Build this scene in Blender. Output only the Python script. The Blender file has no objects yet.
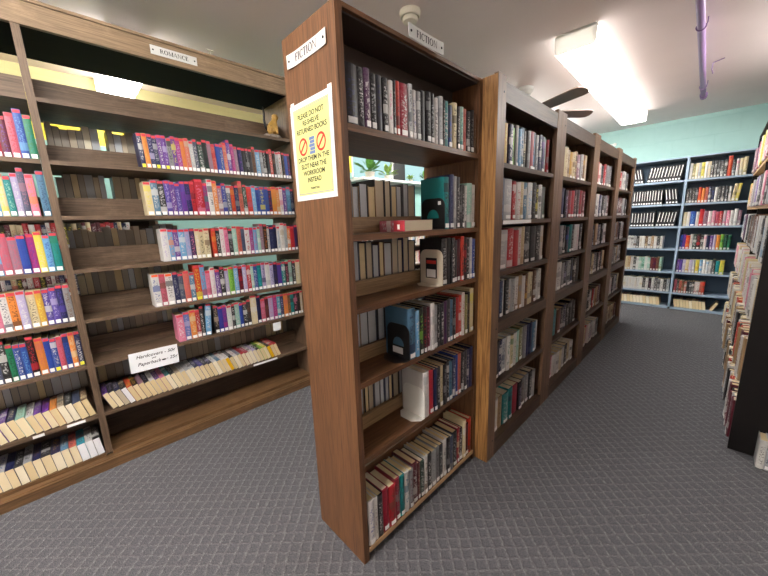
import bpy, bmesh, math, random
from mathutils import Matrix, Vector
from math import sin, cos, pi, radians

SC = bpy.context.scene
COL = SC.collection
R = random.Random(11)

# ------------------------------------------------------------------ camera
FPX = 325.9
yaw, pit, rol = radians(45.654), radians(-11.16), radians(-1.967)
fw = Vector((-sin(yaw) * cos(pit), cos(yaw) * cos(pit), sin(pit)))
rt = Vector((cos(yaw), sin(yaw), 0))
up = rt.cross(fw)
r2 = cos(rol) * rt + sin(rol) * up
u2 = -sin(rol) * rt + cos(rol) * up
cd = bpy.data.cameras.new('camera')
cam = bpy.data.objects.new('camera', cd)
COL.objects.link(cam)
cam.matrix_world = Matrix(((r2.x, u2.x, -fw.x, 0), (r2.y, u2.y, -fw.y, 0), (r2.z, u2.z, -fw.z, 1.25), (0, 0, 0, 1)))
cd.sensor_fit = 'HORIZONTAL'
cd.sensor_width = 36
cd.lens = FPX / 768 * 36
cd.clip_start = 0.02
SC.camera = cam

# ------------------------------------------------------------------ world, exposure
w = bpy.data.worlds.new('world')
SC.world = w
w.use_nodes = True
w.node_tree.nodes['Background'].inputs[0].default_value = (0.75, 0.8, 0.85, 1)
w.node_tree.nodes['Background'].inputs[1].default_value = 0.3
SC.view_settings.view_transform = 'Standard'
SC.view_settings.look = 'None'
SC.view_settings.gamma = 1
SC.view_settings.use_curve_mapping = False
SC.view_settings.exposure = 2.25
LAMP = 7.0          # emission strength of every fluorescent diffuser
SIDE = 0.14        # its dimmer sides
FILL_SIDE = 3.2      # boosted sides of unseen fixtures, added to brighten the ceiling
CEIL = 2.45

# ------------------------------------------------------------------ materials
def lin(c):
    return tuple((x / 12.92 if x <= 0.04045 else ((x + 0.055) / 1.055) ** 2.4) for x in c)
def rgb(r, g, b):
    return lin((r / 255, g / 255, b / 255))
def c4(c):
    return (c[0], c[1], c[2], 1)

class NT:
    def __init__(s, name, rough=0.6, spec=0.3, metal=0):
        s.m = bpy.data.materials.new(name)
        s.m.use_nodes = True
        s.t = s.m.node_tree
        s.b = s.t.nodes['Principled BSDF']
        s.b.inputs['Roughness'].default_value = rough
        s.b.inputs['Specular IOR Level'].default_value = spec
        s.b.inputs['Metallic'].default_value = metal
    def n(s, typ, **kw):
        x = s.t.nodes.new(typ)
        for k, v in kw.items():
            if k.startswith('i_'):
                key = k[2:]
                x.inputs[int(key) if key.isdigit() else key].default_value = v
            else:
                setattr(x, k, v)
        return x
    def l(s, a, b):
        s.t.links.new(a, b)
    def math(s, op, a, b=None, clamp=False):
        x = s.n('ShaderNodeMath', operation=op)
        x.use_clamp = clamp
        for i, v in enumerate((a, b)):
            if v is None: continue
            if isinstance(v, (int, float)): x.inputs[i].default_value = v
            else: s.l(v, x.inputs[i])
        return x.outputs[0]
    def mix(s, f, a, b):
        x = s.n('ShaderNodeMix', data_type='RGBA')
        for sock, v in ((x.inputs[0], f), (x.inputs[6], a), (x.inputs[7], b)):
            if isinstance(v, (int, float)): sock.default_value = v
            elif isinstance(v, tuple): sock.default_value = c4(v)
            else: s.l(v, sock)
        return x.outputs[2]
    def base(s, v):
        if isinstance(v, tuple): s.b.inputs['Base Color'].default_value = c4(v)
        else: s.l(v, s.b.inputs['Base Color'])
        return s
    def bump(s, h, strength=0.3, dist=0.005):
        x = s.n('ShaderNodeBump')
        x.inputs['Strength'].default_value = strength
        x.inputs['Distance'].default_value = dist
        s.l(h, x.inputs['Height'])
        s.l(x.outputs[0], s.b.inputs['Normal'])
    def pos(s):
        return s.n('ShaderNodeNewGeometry').outputs['Position']

def plain(name, c, rough=0.6, spec=0.3, metal=0, noise=0.0, scale=30):
    t = NT(name, rough, spec, metal)
    if noise:
        nz = t.n('ShaderNodeTexNoise'); nz.inputs['Scale'].default_value = scale; nz.inputs['Detail'].default_value = 4
        t.l(t.pos(), nz.inputs['Vector'])
        f = t.math('MULTIPLY_ADD', nz.outputs[0], 1.0)
        t.base(t.mix(nz.outputs[0], tuple(x * (1 - noise) for x in c), tuple(min(1, x * (1 + noise)) for x in c)))
    else:
        t.base(c)
    return t.m

def wood(name, dark, light, axis, rough=0.45, ring=1.0, scuff=0.0):
    t = NT(name, rough, 0.35)
    mp = t.n('ShaderNodeMapping')
    sc = [22, 22, 22]; sc[axis] = 1.6
    mp.inputs['Scale'].default_value = sc
    t.l(t.pos(), mp.inputs['Vector'])
    n1 = t.n('ShaderNodeTexNoise'); n1.inputs['Scale'].default_value = 1.0 * ring; n1.inputs['Detail'].default_value = 6; n1.inputs['Roughness'].default_value = 0.65; n1.inputs['Distortion'].default_value = 0.6
    t.l(mp.outputs[0], n1.inputs['Vector'])
    mp2 = t.n('ShaderNodeMapping')
    sc = [260, 260, 260]; sc[axis] = 7
    mp2.inputs['Scale'].default_value = sc
    t.l(t.pos(), mp2.inputs['Vector'])
    n2 = t.n('ShaderNodeTexNoise'); n2.inputs['Scale'].default_value = 1; n2.inputs['Detail'].default_value = 3
    t.l(mp2.outputs[0], n2.inputs['Vector'])
    rings = t.math('FRACT', t.math('MULTIPLY', n1.outputs[0], 5.0))
    rings = t.math('ABSOLUTE', t.math('SUBTRACT', rings, 0.5))
    f = t.math('ADD', t.math('ADD', t.math('MULTIPLY', rings, 0.7), 0.12), t.math('MULTIPLY', t.math('SUBTRACT', n2.outputs[0], 0.36), 1.5), clamp=True)
    col = t.mix(f, dark, light)
    if scuff:
        n3 = t.n('ShaderNodeTexNoise'); n3.inputs['Scale'].default_value = 7; n3.inputs['Detail'].default_value = 7; n3.inputs['Roughness'].default_value = 0.7
        t.l(t.pos(), n3.inputs['Vector'])
        mr = t.n('ShaderNodeMapRange'); mr.inputs[1].default_value = 0.52; mr.inputs[2].default_value = 0.72
        t.l(n3.outputs[0], mr.inputs[0])
        col = t.mix(t.math('MULTIPLY', mr.outputs[0], scuff), col, tuple(x * 1.7 + 0.02 for x in light))
    t.base(col)
    t.bump(f, 0.15, 0.001)
    return t.m

OAK = (rgb(70, 45, 29), rgb(122, 85, 56))
oak_z = wood('oak_upright_grain', *OAK, 2)
oak_y = wood('oak_shelf_grain', *OAK, 1)
oak_x = wood('oak_cross_grain', *OAK, 0)
honey_z = wood('honey_oak_grain', rgb(82, 51, 24), rgb(186, 138, 82), 2, ring=1.1)
oak_pale = wood('pale_oak_rail', rgb(106, 82, 55), rgb(152, 124, 90), 1)
WAL = (rgb(68, 53, 41), rgb(114, 93, 74))
wal_z = wood('worn_walnut_upright', *WAL, 2, 0.5, scuff=0.2)
wal_y = wood('worn_walnut_board', *WAL, 1, 0.5, scuff=0.3)
wal_dark = wood('dark_walnut_board', rgb(46, 36, 29), rgb(78, 62, 48), 1, 0.6, scuff=0.15)
blk_panel = plain('black_laminate', rgb(22, 19, 19), 0.5, 0.2, noise=0.15)
shade_black = plain('shade_black_board', rgb(15, 14, 14), 0.8, 0.1)  # shade of unlit undersides and recesses, put into the colour
hdr_y = wood('worn_light_header', rgb(104, 84, 64), rgb(158, 134, 106), 1, 0.5, ring=1.3, scuff=0.25)
grey_oak_z = wood('greyed_oak_upright', rgb(76, 56, 42), rgb(132, 102, 78), 2)
grey_oak_y = wood('greyed_oak_rail', rgb(52, 39, 31), rgb(92, 71, 56), 1)
base_y = wood('warm_worn_board', rgb(72, 52, 34), rgb(122, 92, 62), 1, 0.45, scuff=0.2)
dkback = plain('dark_hardboard_and_shade', rgb(60, 48, 42), 0.55, noise=0.1, scale=6)  # back boards, and painted shade under the front unit's top
pine_y = wood('pale_pine', rgb(150, 118, 84), rgb(192, 160, 120), 1)
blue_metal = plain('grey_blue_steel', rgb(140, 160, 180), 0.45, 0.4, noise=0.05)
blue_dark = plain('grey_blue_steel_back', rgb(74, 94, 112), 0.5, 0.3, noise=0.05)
white_pl = plain('white_plastic', rgb(206, 206, 202), 0.6, 0.15)
paper_white = plain('white_paper', rgb(236, 238, 240), 0.6, 0.2)
laminate = plain('laminated_paper', rgb(206, 209, 214), 0.5, 0.2)
black_paint = plain('black_enamel', rgb(18, 18, 20), 0.35, 0.4)
black_ink = plain('black_ink', rgb(22, 22, 26), 0.6, 0.2)
grey_ink = plain('grey_ink', rgb(120, 130, 150), 0.6)
red_ink = plain('red_ink', rgb(178, 44, 34), 0.6)
blue_ink = plain('blue_grey_ink', rgb(96, 116, 160), 0.6)
yellow_paper = plain('pale_yellow_paper', rgb(196, 197, 128), 0.6, 0.15, noise=0.03)
beige_metal = plain('beige_enamel', rgb(188, 178, 160), 0.4, 0.4)
white_metal = plain('white_enamel', rgb(216, 216, 210), 0.4, 0.4)
cream_pl = plain('aged_cream_plastic', rgb(214, 208, 190), 0.45, 0.3)
lilac_paint = plain('lilac_painted_pipe', rgb(132, 104, 146), 0.45, 0.4)
fan_wood = plain('dark_fan_blade', rgb(86, 66, 58), 0.4, 0.4, noise=0.1)
red_sticker = plain('red_sticker', rgb(194, 62, 74), 0.5, 0.3)
white_sticker = plain('white_sticker', rgb(232, 232, 230), 0.5, 0.3)
yellow_sticker = plain('yellow_sticker', rgb(226, 222, 70), 0.5, 0.3)
orange_sticker = plain('orange_sticker', rgb(228, 92, 44), 0.5, 0.3)
gold_paint = plain('aged_gold_paint', rgb(176, 138, 70), 0.4, 0.5, noise=0.35, scale=60)
stone_grey = plain('grey_stone', rgb(140, 130, 120), 0.8, noise=0.35, scale=50)
leaf_green = plain('leaf_green', rgb(74, 120, 52), 0.5, 0.3, noise=0.3, scale=40)
leaf_pale = plain('pale_leaf_green', rgb(128, 160, 80), 0.5, 0.3, noise=0.3, scale=40)
terracotta = plain('white_pot', rgb(216, 210, 198), 0.5)

def page_material():
    t = NT('page_edges', 0.8, 0.1)
    oi = t.n('ShaderNodeAttribute', attribute_type='OBJECT', attribute_name='tint')
    mp = t.n('ShaderNodeMapping')
    mp.inputs['Scale'].default_value = (900, 900, 12)
    tc = t.n('ShaderNodeTexCoord')
    sx = t.n('ShaderNodeSeparateXYZ'); t.l(tc.outputs['Object'], sx.inputs[0])
    nz = t.n('ShaderNodeTexNoise', noise_dimensions='1D'); nz.inputs['Scale'].default_value = 700
    nz.inputs['Detail'].default_value = 2
    t.l(sx.outputs[1], nz.inputs['W'])
    f = t.math('MULTIPLY', nz.outputs[0], 0.5)
    dk = t.n('ShaderNodeMix', data_type='RGBA', blend_type='MULTIPLY'); dk.inputs[0].default_value = 1
    t.l(oi.outputs['Color'], dk.inputs[6]); dk.inputs[7].default_value = (0.72, 0.68, 0.62, 1)
    t.base(t.mix(f, oi.outputs['Color'], dk.outputs[2]))
    return t.m
page_mat = page_material()

def cover_material(name, atype, rough):
    """printed book cover: tint, with lettering and a block in the accent colour on the spine (UV: u across the spine, v up it)"""
    t = NT(name, rough, 0.4)
    a = t.n('ShaderNodeAttribute', attribute_type=atype, attribute_name='tint')
    b = t.n('ShaderNodeAttribute', attribute_type=atype, attribute_name='accent')
    if atype == 'OBJECT':
        rnd = t.n('ShaderNodeObjectInfo').outputs['Random']
    else:
        rnd = t.n('ShaderNodeAttribute', attribute_type=atype, attribute_name='dice').outputs['Fac']
    uv = t.n('ShaderNodeUVMap')
    s = t.n('ShaderNodeSeparateXYZ'); t.l(uv.outputs[0], s.inputs[0])
    u, v = s.outputs[0], s.outputs[1]
    r2_ = t.math('FRACT', t.math('MULTIPLY', rnd, 7.31))
    r3_ = t.math('FRACT', t.math('MULTIPLY', rnd, 31.7))
    onsp = t.math('GREATER_THAN', u, -0.5)
    # lettering
    cx = t.n('ShaderNodeCombineXYZ')
    t.l(t.math('MULTIPLY', u, 2.6), cx.inputs[0]); t.l(t.math('MULTIPLY', v, 17.0), cx.inputs[1]); t.l(t.math('MULTIPLY', rnd, 90.0), cx.inputs[2])
    nz = t.n('ShaderNodeTexNoise'); nz.inputs['Scale'].default_value = 1.6; nz.inputs['Detail'].default_value = 2
    t.l(cx.outputs[0], nz.inputs['Vector'])
    ink = t.math('GREATER_THAN', nz.outputs[0], 0.54)
    inu = t.math('LESS_THAN', t.math('ABSOLUTE', t.math('SUBTRACT', u, 0.5)), 0.3)
    inv = t.math('LESS_THAN', t.math('ABSOLUTE', t.math('SUBTRACT', v, t.math('MULTIPLY_ADD', r2_, 0.1))), 0.36)
    vc = t.math('ADD', 0.44, t.math('MULTIPLY', r2_, 0.14))
    inv = t.math('LESS_THAN', t.math('ABSOLUTE', t.math('SUBTRACT', v, vc)), 0.33)
    txt = t.math('MULTIPLY', t.math('MULTIPLY', ink, inu), inv)
    # picture block
    lo = t.math('MULTIPLY', r3_, 0.75)
    blk = t.math('MULTIPLY', t.math('GREATER_THAN', v, lo), t.math('LESS_THAN', v, t.math('ADD', lo, 0.17)))
    blk = t.math('MULTIPLY', blk, t.math('GREATER_THAN', r2_, 0.45))
    n2 = t.n('ShaderNodeTexNoise'); n2.inputs['Scale'].default_value = 1.1; n2.inputs['Detail'].default_value = 4
    t.l(cx.outputs[0], n2.inputs['Vector'])
    f = t.math('MAXIMUM', t.math('MULTIPLY', txt, 0.7), t.math('MULTIPLY', blk, 0.7))
    f = t.math('MULTIPLY', f, onsp)
    mott = t.math('MULTIPLY', t.math('SUBTRACT', n2.outputs[0], 0.4, clamp=True), 0.4)
    f = t.math('MAXIMUM', f, t.math('MULTIPLY', mott, onsp))
    t.base(t.mix(f, a.outputs['Color'], b.outputs['Color']))
    return t.m
cover_mat = cover_material('printed_cover', 'OBJECT', 0.4)
mass_mat = cover_material('printed_cover_far', 'GEOMETRY', 0.45)

def diffuser(power, name):
    m = bpy.data.materials.new(name)
    m.use_nodes = True
    t = m.node_tree
    t.nodes.remove(t.nodes['Principled BSDF'])
    e = t.nodes.new('ShaderNodeEmission')
    e.inputs[0].default_value = (1.0, 0.97, 0.92, 1)
    e.inputs[1].default_value = power
    t.links.new(e.outputs[0], t.nodes['Material Output'].inputs[0])
    return m
diffuser_mat = diffuser(LAMP, 'lit_diffuser')
side_lens_mat = diffuser(LAMP * SIDE, 'dim_side_diffuser')
side_lens_fill = diffuser(LAMP * FILL_SIDE, 'fill_side_diffuser')
def cap_material():
    t = NT('translucent_end_cap', 0.5, 0.2)
    t.base(rgb(226, 224, 218))
    tr = t.n('ShaderNodeBsdfTranslucent'); tr.inputs[0].default_value = (0.85, 0.84, 0.82, 1)
    mx = t.n('ShaderNodeMixShader'); mx.inputs[0].default_value = 0.2
    t.l(t.b.outputs[0], mx.inputs[1]); t.l(tr.outputs[0], mx.inputs[2])
    t.l(mx.outputs[0], t.t.nodes['Material Output'].inputs[0])
    return t.m
cap_mat = cap_material()

def sky_pane():
    m = bpy.data.materials.new('daylit_window_pane')
    m.use_nodes = True
    t = m.node_tree
    t.nodes.remove(t.nodes['Principled BSDF'])
    e = t.nodes.new('ShaderNodeEmission')
    e.inputs[0].default_value = (0.62, 0.95, 0.95, 1)
    e.inputs[1].default_value = 0.2
    t.links.new(e.outputs[0], t.nodes['Material Output'].inputs[0])
    return m
pane_mat = sky_pane()

def carpet_material():
    """woven loop carpet: small square cells laid on the diagonal of the room, broken pale ribs between them"""
    t = NT('woven_carpet', 0.95, 0.05)
    p = t.pos()
    mp = t.n('ShaderNodeMapping'); mp.inputs['Rotation'].default_value = (0, 0, radians(45))
    t.l(p, mp.inputs['Vector'])
    s = t.n('ShaderNodeSeparateXYZ'); t.l(mp.outputs[0], s.inputs[0])
    nz = t.n('ShaderNodeTexNoise'); nz.inputs['Scale'].default_value = 30; nz.inputs['Detail'].default_value = 3
    t.l(p, nz.inputs['Vector'])
    wob = t.math('MULTIPLY', t.math('SUBTRACT', nz.outputs[0], 0.5), 0.5)
    fine = t.n('ShaderNodeTexNoise'); fine.inputs['Scale'].default_value = 260; fine.inputs['Detail'].default_value = 4; fine.inputs['Roughness'].default_value = 0.85
    t.l(p, fine.inputs['Vector'])
    mid = t.n('ShaderNodeTexNoise'); mid.inputs['Scale'].default_value = 75; mid.inputs['Detail'].default_value = 2
    t.l(p, mid.inputs['Vector'])
    c = 0.042
    def edge(axis, w0):
        v = t.math('FRACT', t.math('ADD', t.math('DIVIDE', s.outputs[axis], c), wob))
        d = t.math('ABSOLUTE', t.math('SUBTRACT', v, 0.5))
        return t.math('MULTIPLY', t.math('SUBTRACT', d, w0, clamp=True), 6.0, clamp=True)
    e = t.math('MAXIMUM', edge(0, 0.38), edge(1, 0.34))
    sp = t.math('MULTIPLY', t.math('SUBTRACT', fine.outputs[0], 0.36, clamp=True), 3.2, clamp=True)
    br = t.math('MULTIPLY', t.math('SUBTRACT', mid.outputs[0], 0.3, clamp=True), 2.6, clamp=True)
    e = t.math('MULTIPLY', t.math('MULTIPLY', e, sp), br)
    col = t.mix(sp, rgb(52, 52, 56), rgb(114, 114, 118))
    t.base(t.mix(t.math('MULTIPLY', e, 0.65), col, rgb(176, 176, 178)))
    t.bump(t.math('ADD', t.math('MULTIPLY', t.math('MAXIMUM', edge(0, 0.3), edge(1, 0.25)), 0.7), t.math('MULTIPLY', fine.outputs[0], 0.5)), 0.6, 0.005)
    return t.m

def block_material(name, c_low, c_high=None, split=0, c_glare=None, top=0):
    t = NT(name, 0.6, 0.25)
    p = t.pos()
    s = t.n('ShaderNodeSeparateXYZ'); t.l(p, s.inputs[0])
    cx = t.n('ShaderNodeCombineXYZ')
    t.l(t.math('ADD', s.outputs[0], s.outputs[1]), cx.inputs[0]); t.l(s.outputs[2], cx.inputs[1])
    br = t.n('ShaderNodeTexBrick')
    br.inputs['Color1'].default_value = (1, 1, 1, 1); br.inputs['Color2'].default_value = (0.9, 0.9, 0.9, 1); br.inputs['Mortar'].default_value = (0.2, 0.2, 0.2, 1)
    br.inputs['Scale'].default_value = 1; br.inputs['Brick Width'].default_value = 0.4; br.inputs['Row Height'].default_value = 0.2; br.inputs['Mortar Size'].default_value = 0.006
    t.l(cx.outputs[0], br.inputs['Vector'])
    nz = t.n('ShaderNodeTexNoise'); nz.inputs['Scale'].default_value = 9; nz.inputs['Detail'].default_value = 5
    t.l(p, nz.inputs['Vector'])
    col = c_low
    if c_high:
        col = t.mix(t.math('GREATER_THAN', s.outputs[2], split), c_low, c_high)
        if c_glare: col = t.mix(t.math('GREATER_THAN', s.outputs[2], top), col, c_glare)
    var = t.math('MULTIPLY_ADD', nz.outputs[0], 0.2)
    dk = t.n('ShaderNodeMix', data_type='RGBA', blend_type='MULTIPLY'); dk.inputs[0].default_value = 1
    if isinstance(col, tuple): dk.inputs[6].default_value = c4(col)
    else: t.l(col, dk.inputs[6])
    dk.inputs[7].default_value = (0.86, 0.88, 0.88, 1)
    t.base(t.mix(nz.outputs[0], col, dk.outputs[2]))
    h = t.n('ShaderNodeRGBToBW'); t.l(br.outputs[0], h.inputs[0])
    t.bump(t.math('ADD', h.outputs[0], t.math('MULTIPLY', nz.outputs[0], 0.15)), 0.5, 0.006)
    return t.m
teal_wall = block_material('teal_painted_block', rgb(154, 188, 184))
left_wall_mat = block_material('yellow_over_teal_block', rgb(140, 180, 172), rgb(226, 206, 70), 1.95, rgb(212, 202, 148), 2.27)  # paler top band: glare of the nearby fixture put into the colour
pale_wall = plain('pale_plaster', rgb(216, 206, 200), 0.7, 0.2, noise=0.05, scale=5)
ceil_mat = plain('painted_ceiling', rgb(226, 212, 208), 0.6, 0.25, noise=0.05, scale=3)
carpet_mat = carpet_material()

# ------------------------------------------------------------------ mesh helpers
class MB:
    def __init__(s):
        s.v = []; s.f = []; s.uv = []
    def poly(s, pts, uvs=None):
        i = len(s.v); s.v += [tuple(p) for p in pts]; s.f.append(list(range(i, i + len(pts))))
        s.uv.append(uvs or [(-1, 0)] * len(pts))
    def box(s, x0, x1, y0, y1, z0, z1, M=None):
        P = [(x0, y0, z0), (x1, y0, z0), (x1, y1, z0), (x0, y1, z0), (x0, y0, z1), (x1, y0, z1), (x1, y1, z1), (x0, y1, z1)]
        if M is not None: P = [tuple(M @ Vector(p)) for p in P]
        i = len(s.v); s.v += P
        for f in ((0, 3, 2, 1), (4, 5, 6, 7), (0, 1, 5, 4), (1, 2, 6, 5), (2, 3, 7, 6), (3, 0, 4, 7)):
            s.f.append([i + k for k in f]); s.uv.append([(-1, 0)] * 4)
        return s
    def prism(s, outline, z0, z1, M=None, caps=True):
        """outline: CCW (x,y) list, extruded z0..z1"""
        n = len(outline); i = len(s.v)
        P = [(x, y, z0) for x, y in outline] + [(x, y, z1) for x, y in outline]
        if M is not None: P = [tuple(M @ Vector(p)) for p in P]
        s.v += P
        for k in range(n):
            j = (k + 1) % n
            s.f.append([i + k, i + j, i + n + j, i + n + k]); s.uv.append([(-1, 0)] * 4)
        if caps:
            s.f.append([i + k for k in reversed(range(n))]); s.uv.append([(-1, 0)] * n)
            s.f.append([i + n + k for k in range(n)]); s.uv.append([(-1, 0)] * n)
        return s
    def lathe(s, prof, seg=24, M=None):
        """prof: (r,z) list"""
        i = len(s.v); n = len(prof)
        for k in range(seg):
            a = 2 * pi * k / seg
            for r, z in prof:
                p = Vector((r * cos(a), r * sin(a), z))
                s.v.append(tuple(M @ p if M is not None else p))
        for k in range(seg):
            for q in range(n - 1):
                a = i + k * n + q; b = i + ((k + 1) % seg) * n + q
                s.f.append([a, b, b + 1, a + 1]); s.uv.append([(-1, 0)] * 4)
        return s
    def tube(s, pts, r, seg=8):
        pts = [Vector(p) for p in pts]; i = len(s.v); n = len(pts)
        rr = r if isinstance(r, (list, tuple)) else [r] * n
        for q, p in enumerate(pts):
            d = (pts[min(q + 1, n - 1)] - pts[max(q - 1, 0)]).normalized()
            a = d.orthogonal().normalized() if q == 0 else (a - d * a.dot(d)).normalized()
            b = d.cross(a)
            for k in range(seg):
                t = 2 * pi * k / seg
                s.v.append(tuple(p + rr[q] * (cos(t) * a + sin(t) * b)))
        for q in range(n - 1):
            for k in range(seg):
                j = (k + 1) % seg
                s.f.append([i + q * seg + k, i + q * seg + j, i + (q + 1) * seg + j, i + (q + 1) * seg + k]); s.uv.append([(-1, 0)] * 4)
        s.f.append([i + k for k in reversed(range(seg))]); s.uv.append([(-1, 0)] * seg)
        s.f.append([i + (n - 1) * seg + k for k in range(seg)]); s.uv.append([(-1, 0)] * seg)
        return s
    def build(s, name, mat, parent=None, smooth=False, bevel=0):
        me = bpy.data.meshes.new(name)
        me.from_pydata(s.v, [], s.f)
        uvl = me.uv_layers.new(name='UVMap')
        k = 0
        for u in s.uv:
            for q in u:
                uvl.data[k].uv = q; k += 1
        if smooth:
            for p in me.polygons: p.use_smooth = True
        me.materials.append(mat)
        o = bpy.data.objects.new(name, me)
        COL.objects.link(o)
        if parent is not None: o.parent = parent
        if bevel:
            b = o.modifiers.new('bevel', 'BEVEL'); b.width = bevel; b.segments = 2; b.limit_method = 'ANGLE'
        return o

def tag(o, label=None, cat=None, group=None, kind=None):
    for k, v in (('label', label), ('category', cat), ('group', group), ('kind', kind)):
        if v: o[k] = v
    return o
def empty(name, loc=(0, 0, 0), label=None, cat=None, group=None):
    o = bpy.data.objects.new(name, None)
    o.empty_display_size = 0.05
    COL.objects.link(o)
    o.location = loc
    return tag(o, label, cat, group)
def part(name, mb, mat, root, **kw):
    """part whose vertices are in world coordinates, under a root that is only translated"""
    o = mb.build(name, mat, root, **kw)
    if root is not None: o.location = -root.location
    return o
def bx(x0, x1, y0, y1, z0, z1):
    return MB().box(min(x0, x1), max(x0, x1), min(y0, y1), max(y0, y1), min(z0, z1), max(z0, z1))

# ------------------------------------------------------------------ room shell
XW, XE, YS, YN = -3.62, 2.6, -2.6, 5.96
def struct(name, mb, mat, **kw):
    return tag(mb.build(name, mat, **kw), kind='structure')
struct('floor', bx(XW, XE, YS, YN, -0.05, 0), carpet_mat)
struct('ceiling', bx(XW, XE, YS, YN, CEIL, CEIL + 0.06), ceil_mat)
struct('wall_far', bx(XW, XE, YN, YN + 0.1, 0, CEIL), teal_wall)
struct('wall_near', bx(XW, XE, YS - 0.1, YS, 0, CEIL), pale_wall)
struct('wall_right', bx(XE, XE + 0.1, YS, YN, 0, CEIL), pale_wall)
WY0, WY1, WZ0, WZ1 = 3.0, 5.0, 1.86, 2.22
wl = MB()
for a in ((YS, WY0, 0, CEIL), (WY1, YN, 0, CEIL), (WY0, WY1, 0, WZ0), (WY0, WY1, WZ1, CEIL)):
    wl.box(XW - 0.1, XW, *a)
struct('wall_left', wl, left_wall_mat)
win = tag(empty('window_1', (XW - 0.03, (WY0 + WY1) / 2, WZ0)), kind='structure')
fr = MB()
fr.box(XW - 0.07, XW - 0.01, WY0, WY1, WZ0, WZ0 + 0.035); fr.box(XW - 0.07, XW - 0.01, WY0, WY1, WZ1 - 0.035, WZ1)
for y in (WY0, 3.8, WY1 - 0.035): fr.box(XW - 0.07, XW - 0.01, y, y + 0.035, WZ0, WZ1)
part('window_frame', fr, white_pl, win)
part('window_pane', bx(XW - 0.05, XW - 0.045, WY0 + 0.02, WY1 - 0.02, WZ0 + 0.02, WZ1 - 0.02), pane_mat, win)
part('window_blind', bx(XW - 0.035, XW - 0.03, 3.84, 4.13, WZ0 + 0.036, WZ1 - .036), black_paint, win)
part('window_sill', bx(XW - 0.06, XW + 0.3, WY0 - 0.05, WY1 + 0.05, WZ0 - 0.03, WZ0), white_pl, win)

# ------------------------------------------------------------------ fluorescent fixtures
def fixture(x0, x1, y0, y1, axis, label, cat='ceiling light', zb=2.335, rot=0, piv=0, side=None):
    side = side or side_lens_mat
    """wrap-around lens fixture: metal housing, lit lens, two end caps"""
    r = empty('fluorescent_fixture', ((x0 + x1) / 2, (y0 + y1) / 2, CEIL), label, cat, 'fluorescent ceiling fixtures')
    cx, cy = (x0 + x1) / 2, (y0 + y1) / 2
    L = (y1 - y0 if axis == 1 else x1 - x0) / 2
    W = (x1 - x0 if axis == 1 else y1 - y0) / 2
    M = Matrix.Translation((cx, cy, 0)) @ (Matrix.Rotation(0, 4, 'Z') if axis == 1 else Matrix.Rotation(pi / 2, 4, 'Z'))
    if rot:
        T0 = Matrix.Translation((cx, piv, 0)); M = T0 @ Matrix.Rotation(radians(rot), 4, 'Z') @ T0.inverted() @ M
    # section in (x,z) swept along y
    def sweep(sec, a, b):
        mb = MB()
        n = len(sec); i = 0
        P = [M @ Vector((x, a, z)) for x, z in sec] + [M @ Vector((x, b, z)) for x, z in sec]
        mb.v = [tuple(p) for p in P]
        for k in range(n):
            j = (k + 1) % n
            mb.f.append([k, n + k, n + j, j]); mb.uv.append([(-1, 0)] * 4)
        mb.f.append(list(range(n))); mb.uv.append([(-1, 0)] * n)
        mb.f.append([n + k for k in reversed(range(n))]); mb.uv.append([(-1, 0)] * n)
        return mb
    lens = [(-W * .9, zb), (W * .9, zb), (W * .98, zb + 0.02), (W, CEIL - 0.014), (-W, CEIL - 0.014), (-W * .98, zb + 0.02)]
    part('lens', sweep([(-W * .97, zb), (W * .97, zb), (W * .97, zb + 0.012), (-W * .97, zb + 0.012)], -L + 0.012, L - 0.012), diffuser_mat, r)
    part('lens_side', sweep([(W * .97, zb + .001), (W, zb + .05), (W, CEIL - .016), (W * .98, CEIL - .016)], -L + 0.012, L - 0.012), side, r)
    part('lens_side', sweep([(-W * .98, CEIL - .016), (-W, CEIL - .016), (-W, zb + .05), (-W * .97, zb + .001)], -L + 0.012, L - 0.012), side, r)
    part('housing', sweep([(-W * .96, CEIL - 0.015), (W * .96, CEIL - 0.015), (W * .96, CEIL - 0.001), (-W * .96, CEIL - 0.001)], -L, L), white_metal, r)
    cap = [(x * 1.03, z - 0.004 if z < CEIL - .05 else z) for x, z in lens[:3]] + [(W * 1.03, CEIL - 0.008), (-W * 1.03, CEIL - 0.008)] + [(lens[5][0] * 1.03, lens[5][1])]
    part('end_cap', sweep(cap, -L, -L + 0.011), cap_mat, r)
    part('end_cap', sweep(cap, L - 0.011, L), cap_mat, r)
    return r
fixture(-0.955, -0.715, 2.61, 3.87, 1, 'nearer of the two lit wraparound lights past the ceiling fan', rot=1.4, piv=3.88)
fixture(-0.955, -0.715, 3.885, 5.145, 1, 'farther of the two lit wraparound lights, by the teal wall', rot=1.4, piv=3.88)
fixture(-3.57, -2.63, 0.4, 0.6, 0, 'lit light glimpsed behind the romance bookcase, crosswise to it', zb=2.275, side=diffuser(LAMP * 0.25, 'faint_side_diffuser'))
fixture(-0.75, -0.51, -2.5, -1.24, 1, 'lit ceiling light behind the viewer, out of frame over the carpet')
fixture(-0.75, -0.51, -1.2, 0.06, 1, 'lit ceiling light overhead near the first fiction bookcase, out of frame', side=side_lens_fill)
fixture(-1.85, -1.61, -2.3, -1.04, 1, 'added fill light over the near end of the romance aisle, out of frame', side=side_lens_fill)  # unseen light added to brighten the near aisle
fixture(0.66, 0.9, 3.0, 4.26, 1, 'added fill light over the dark right-hand bookcase, out of frame', side=side_lens_fill)  # no light known here; added to lift the far ceiling and wall
fixture(-2.1, -1.86, 3.9, 5.16, 1, 'added fill light over the far romance aisle, hidden by the fiction row', side=side_lens_fill)  # light added out of sight to brighten far ceiling, fan and wall
fixture(-3.45, -2.52, 2.6, 2.82, 0, 'added fill light beyond the romance bookcase end, hidden by the fiction row')  # second unseen light, added for ambient behind the romance shelves

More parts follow.
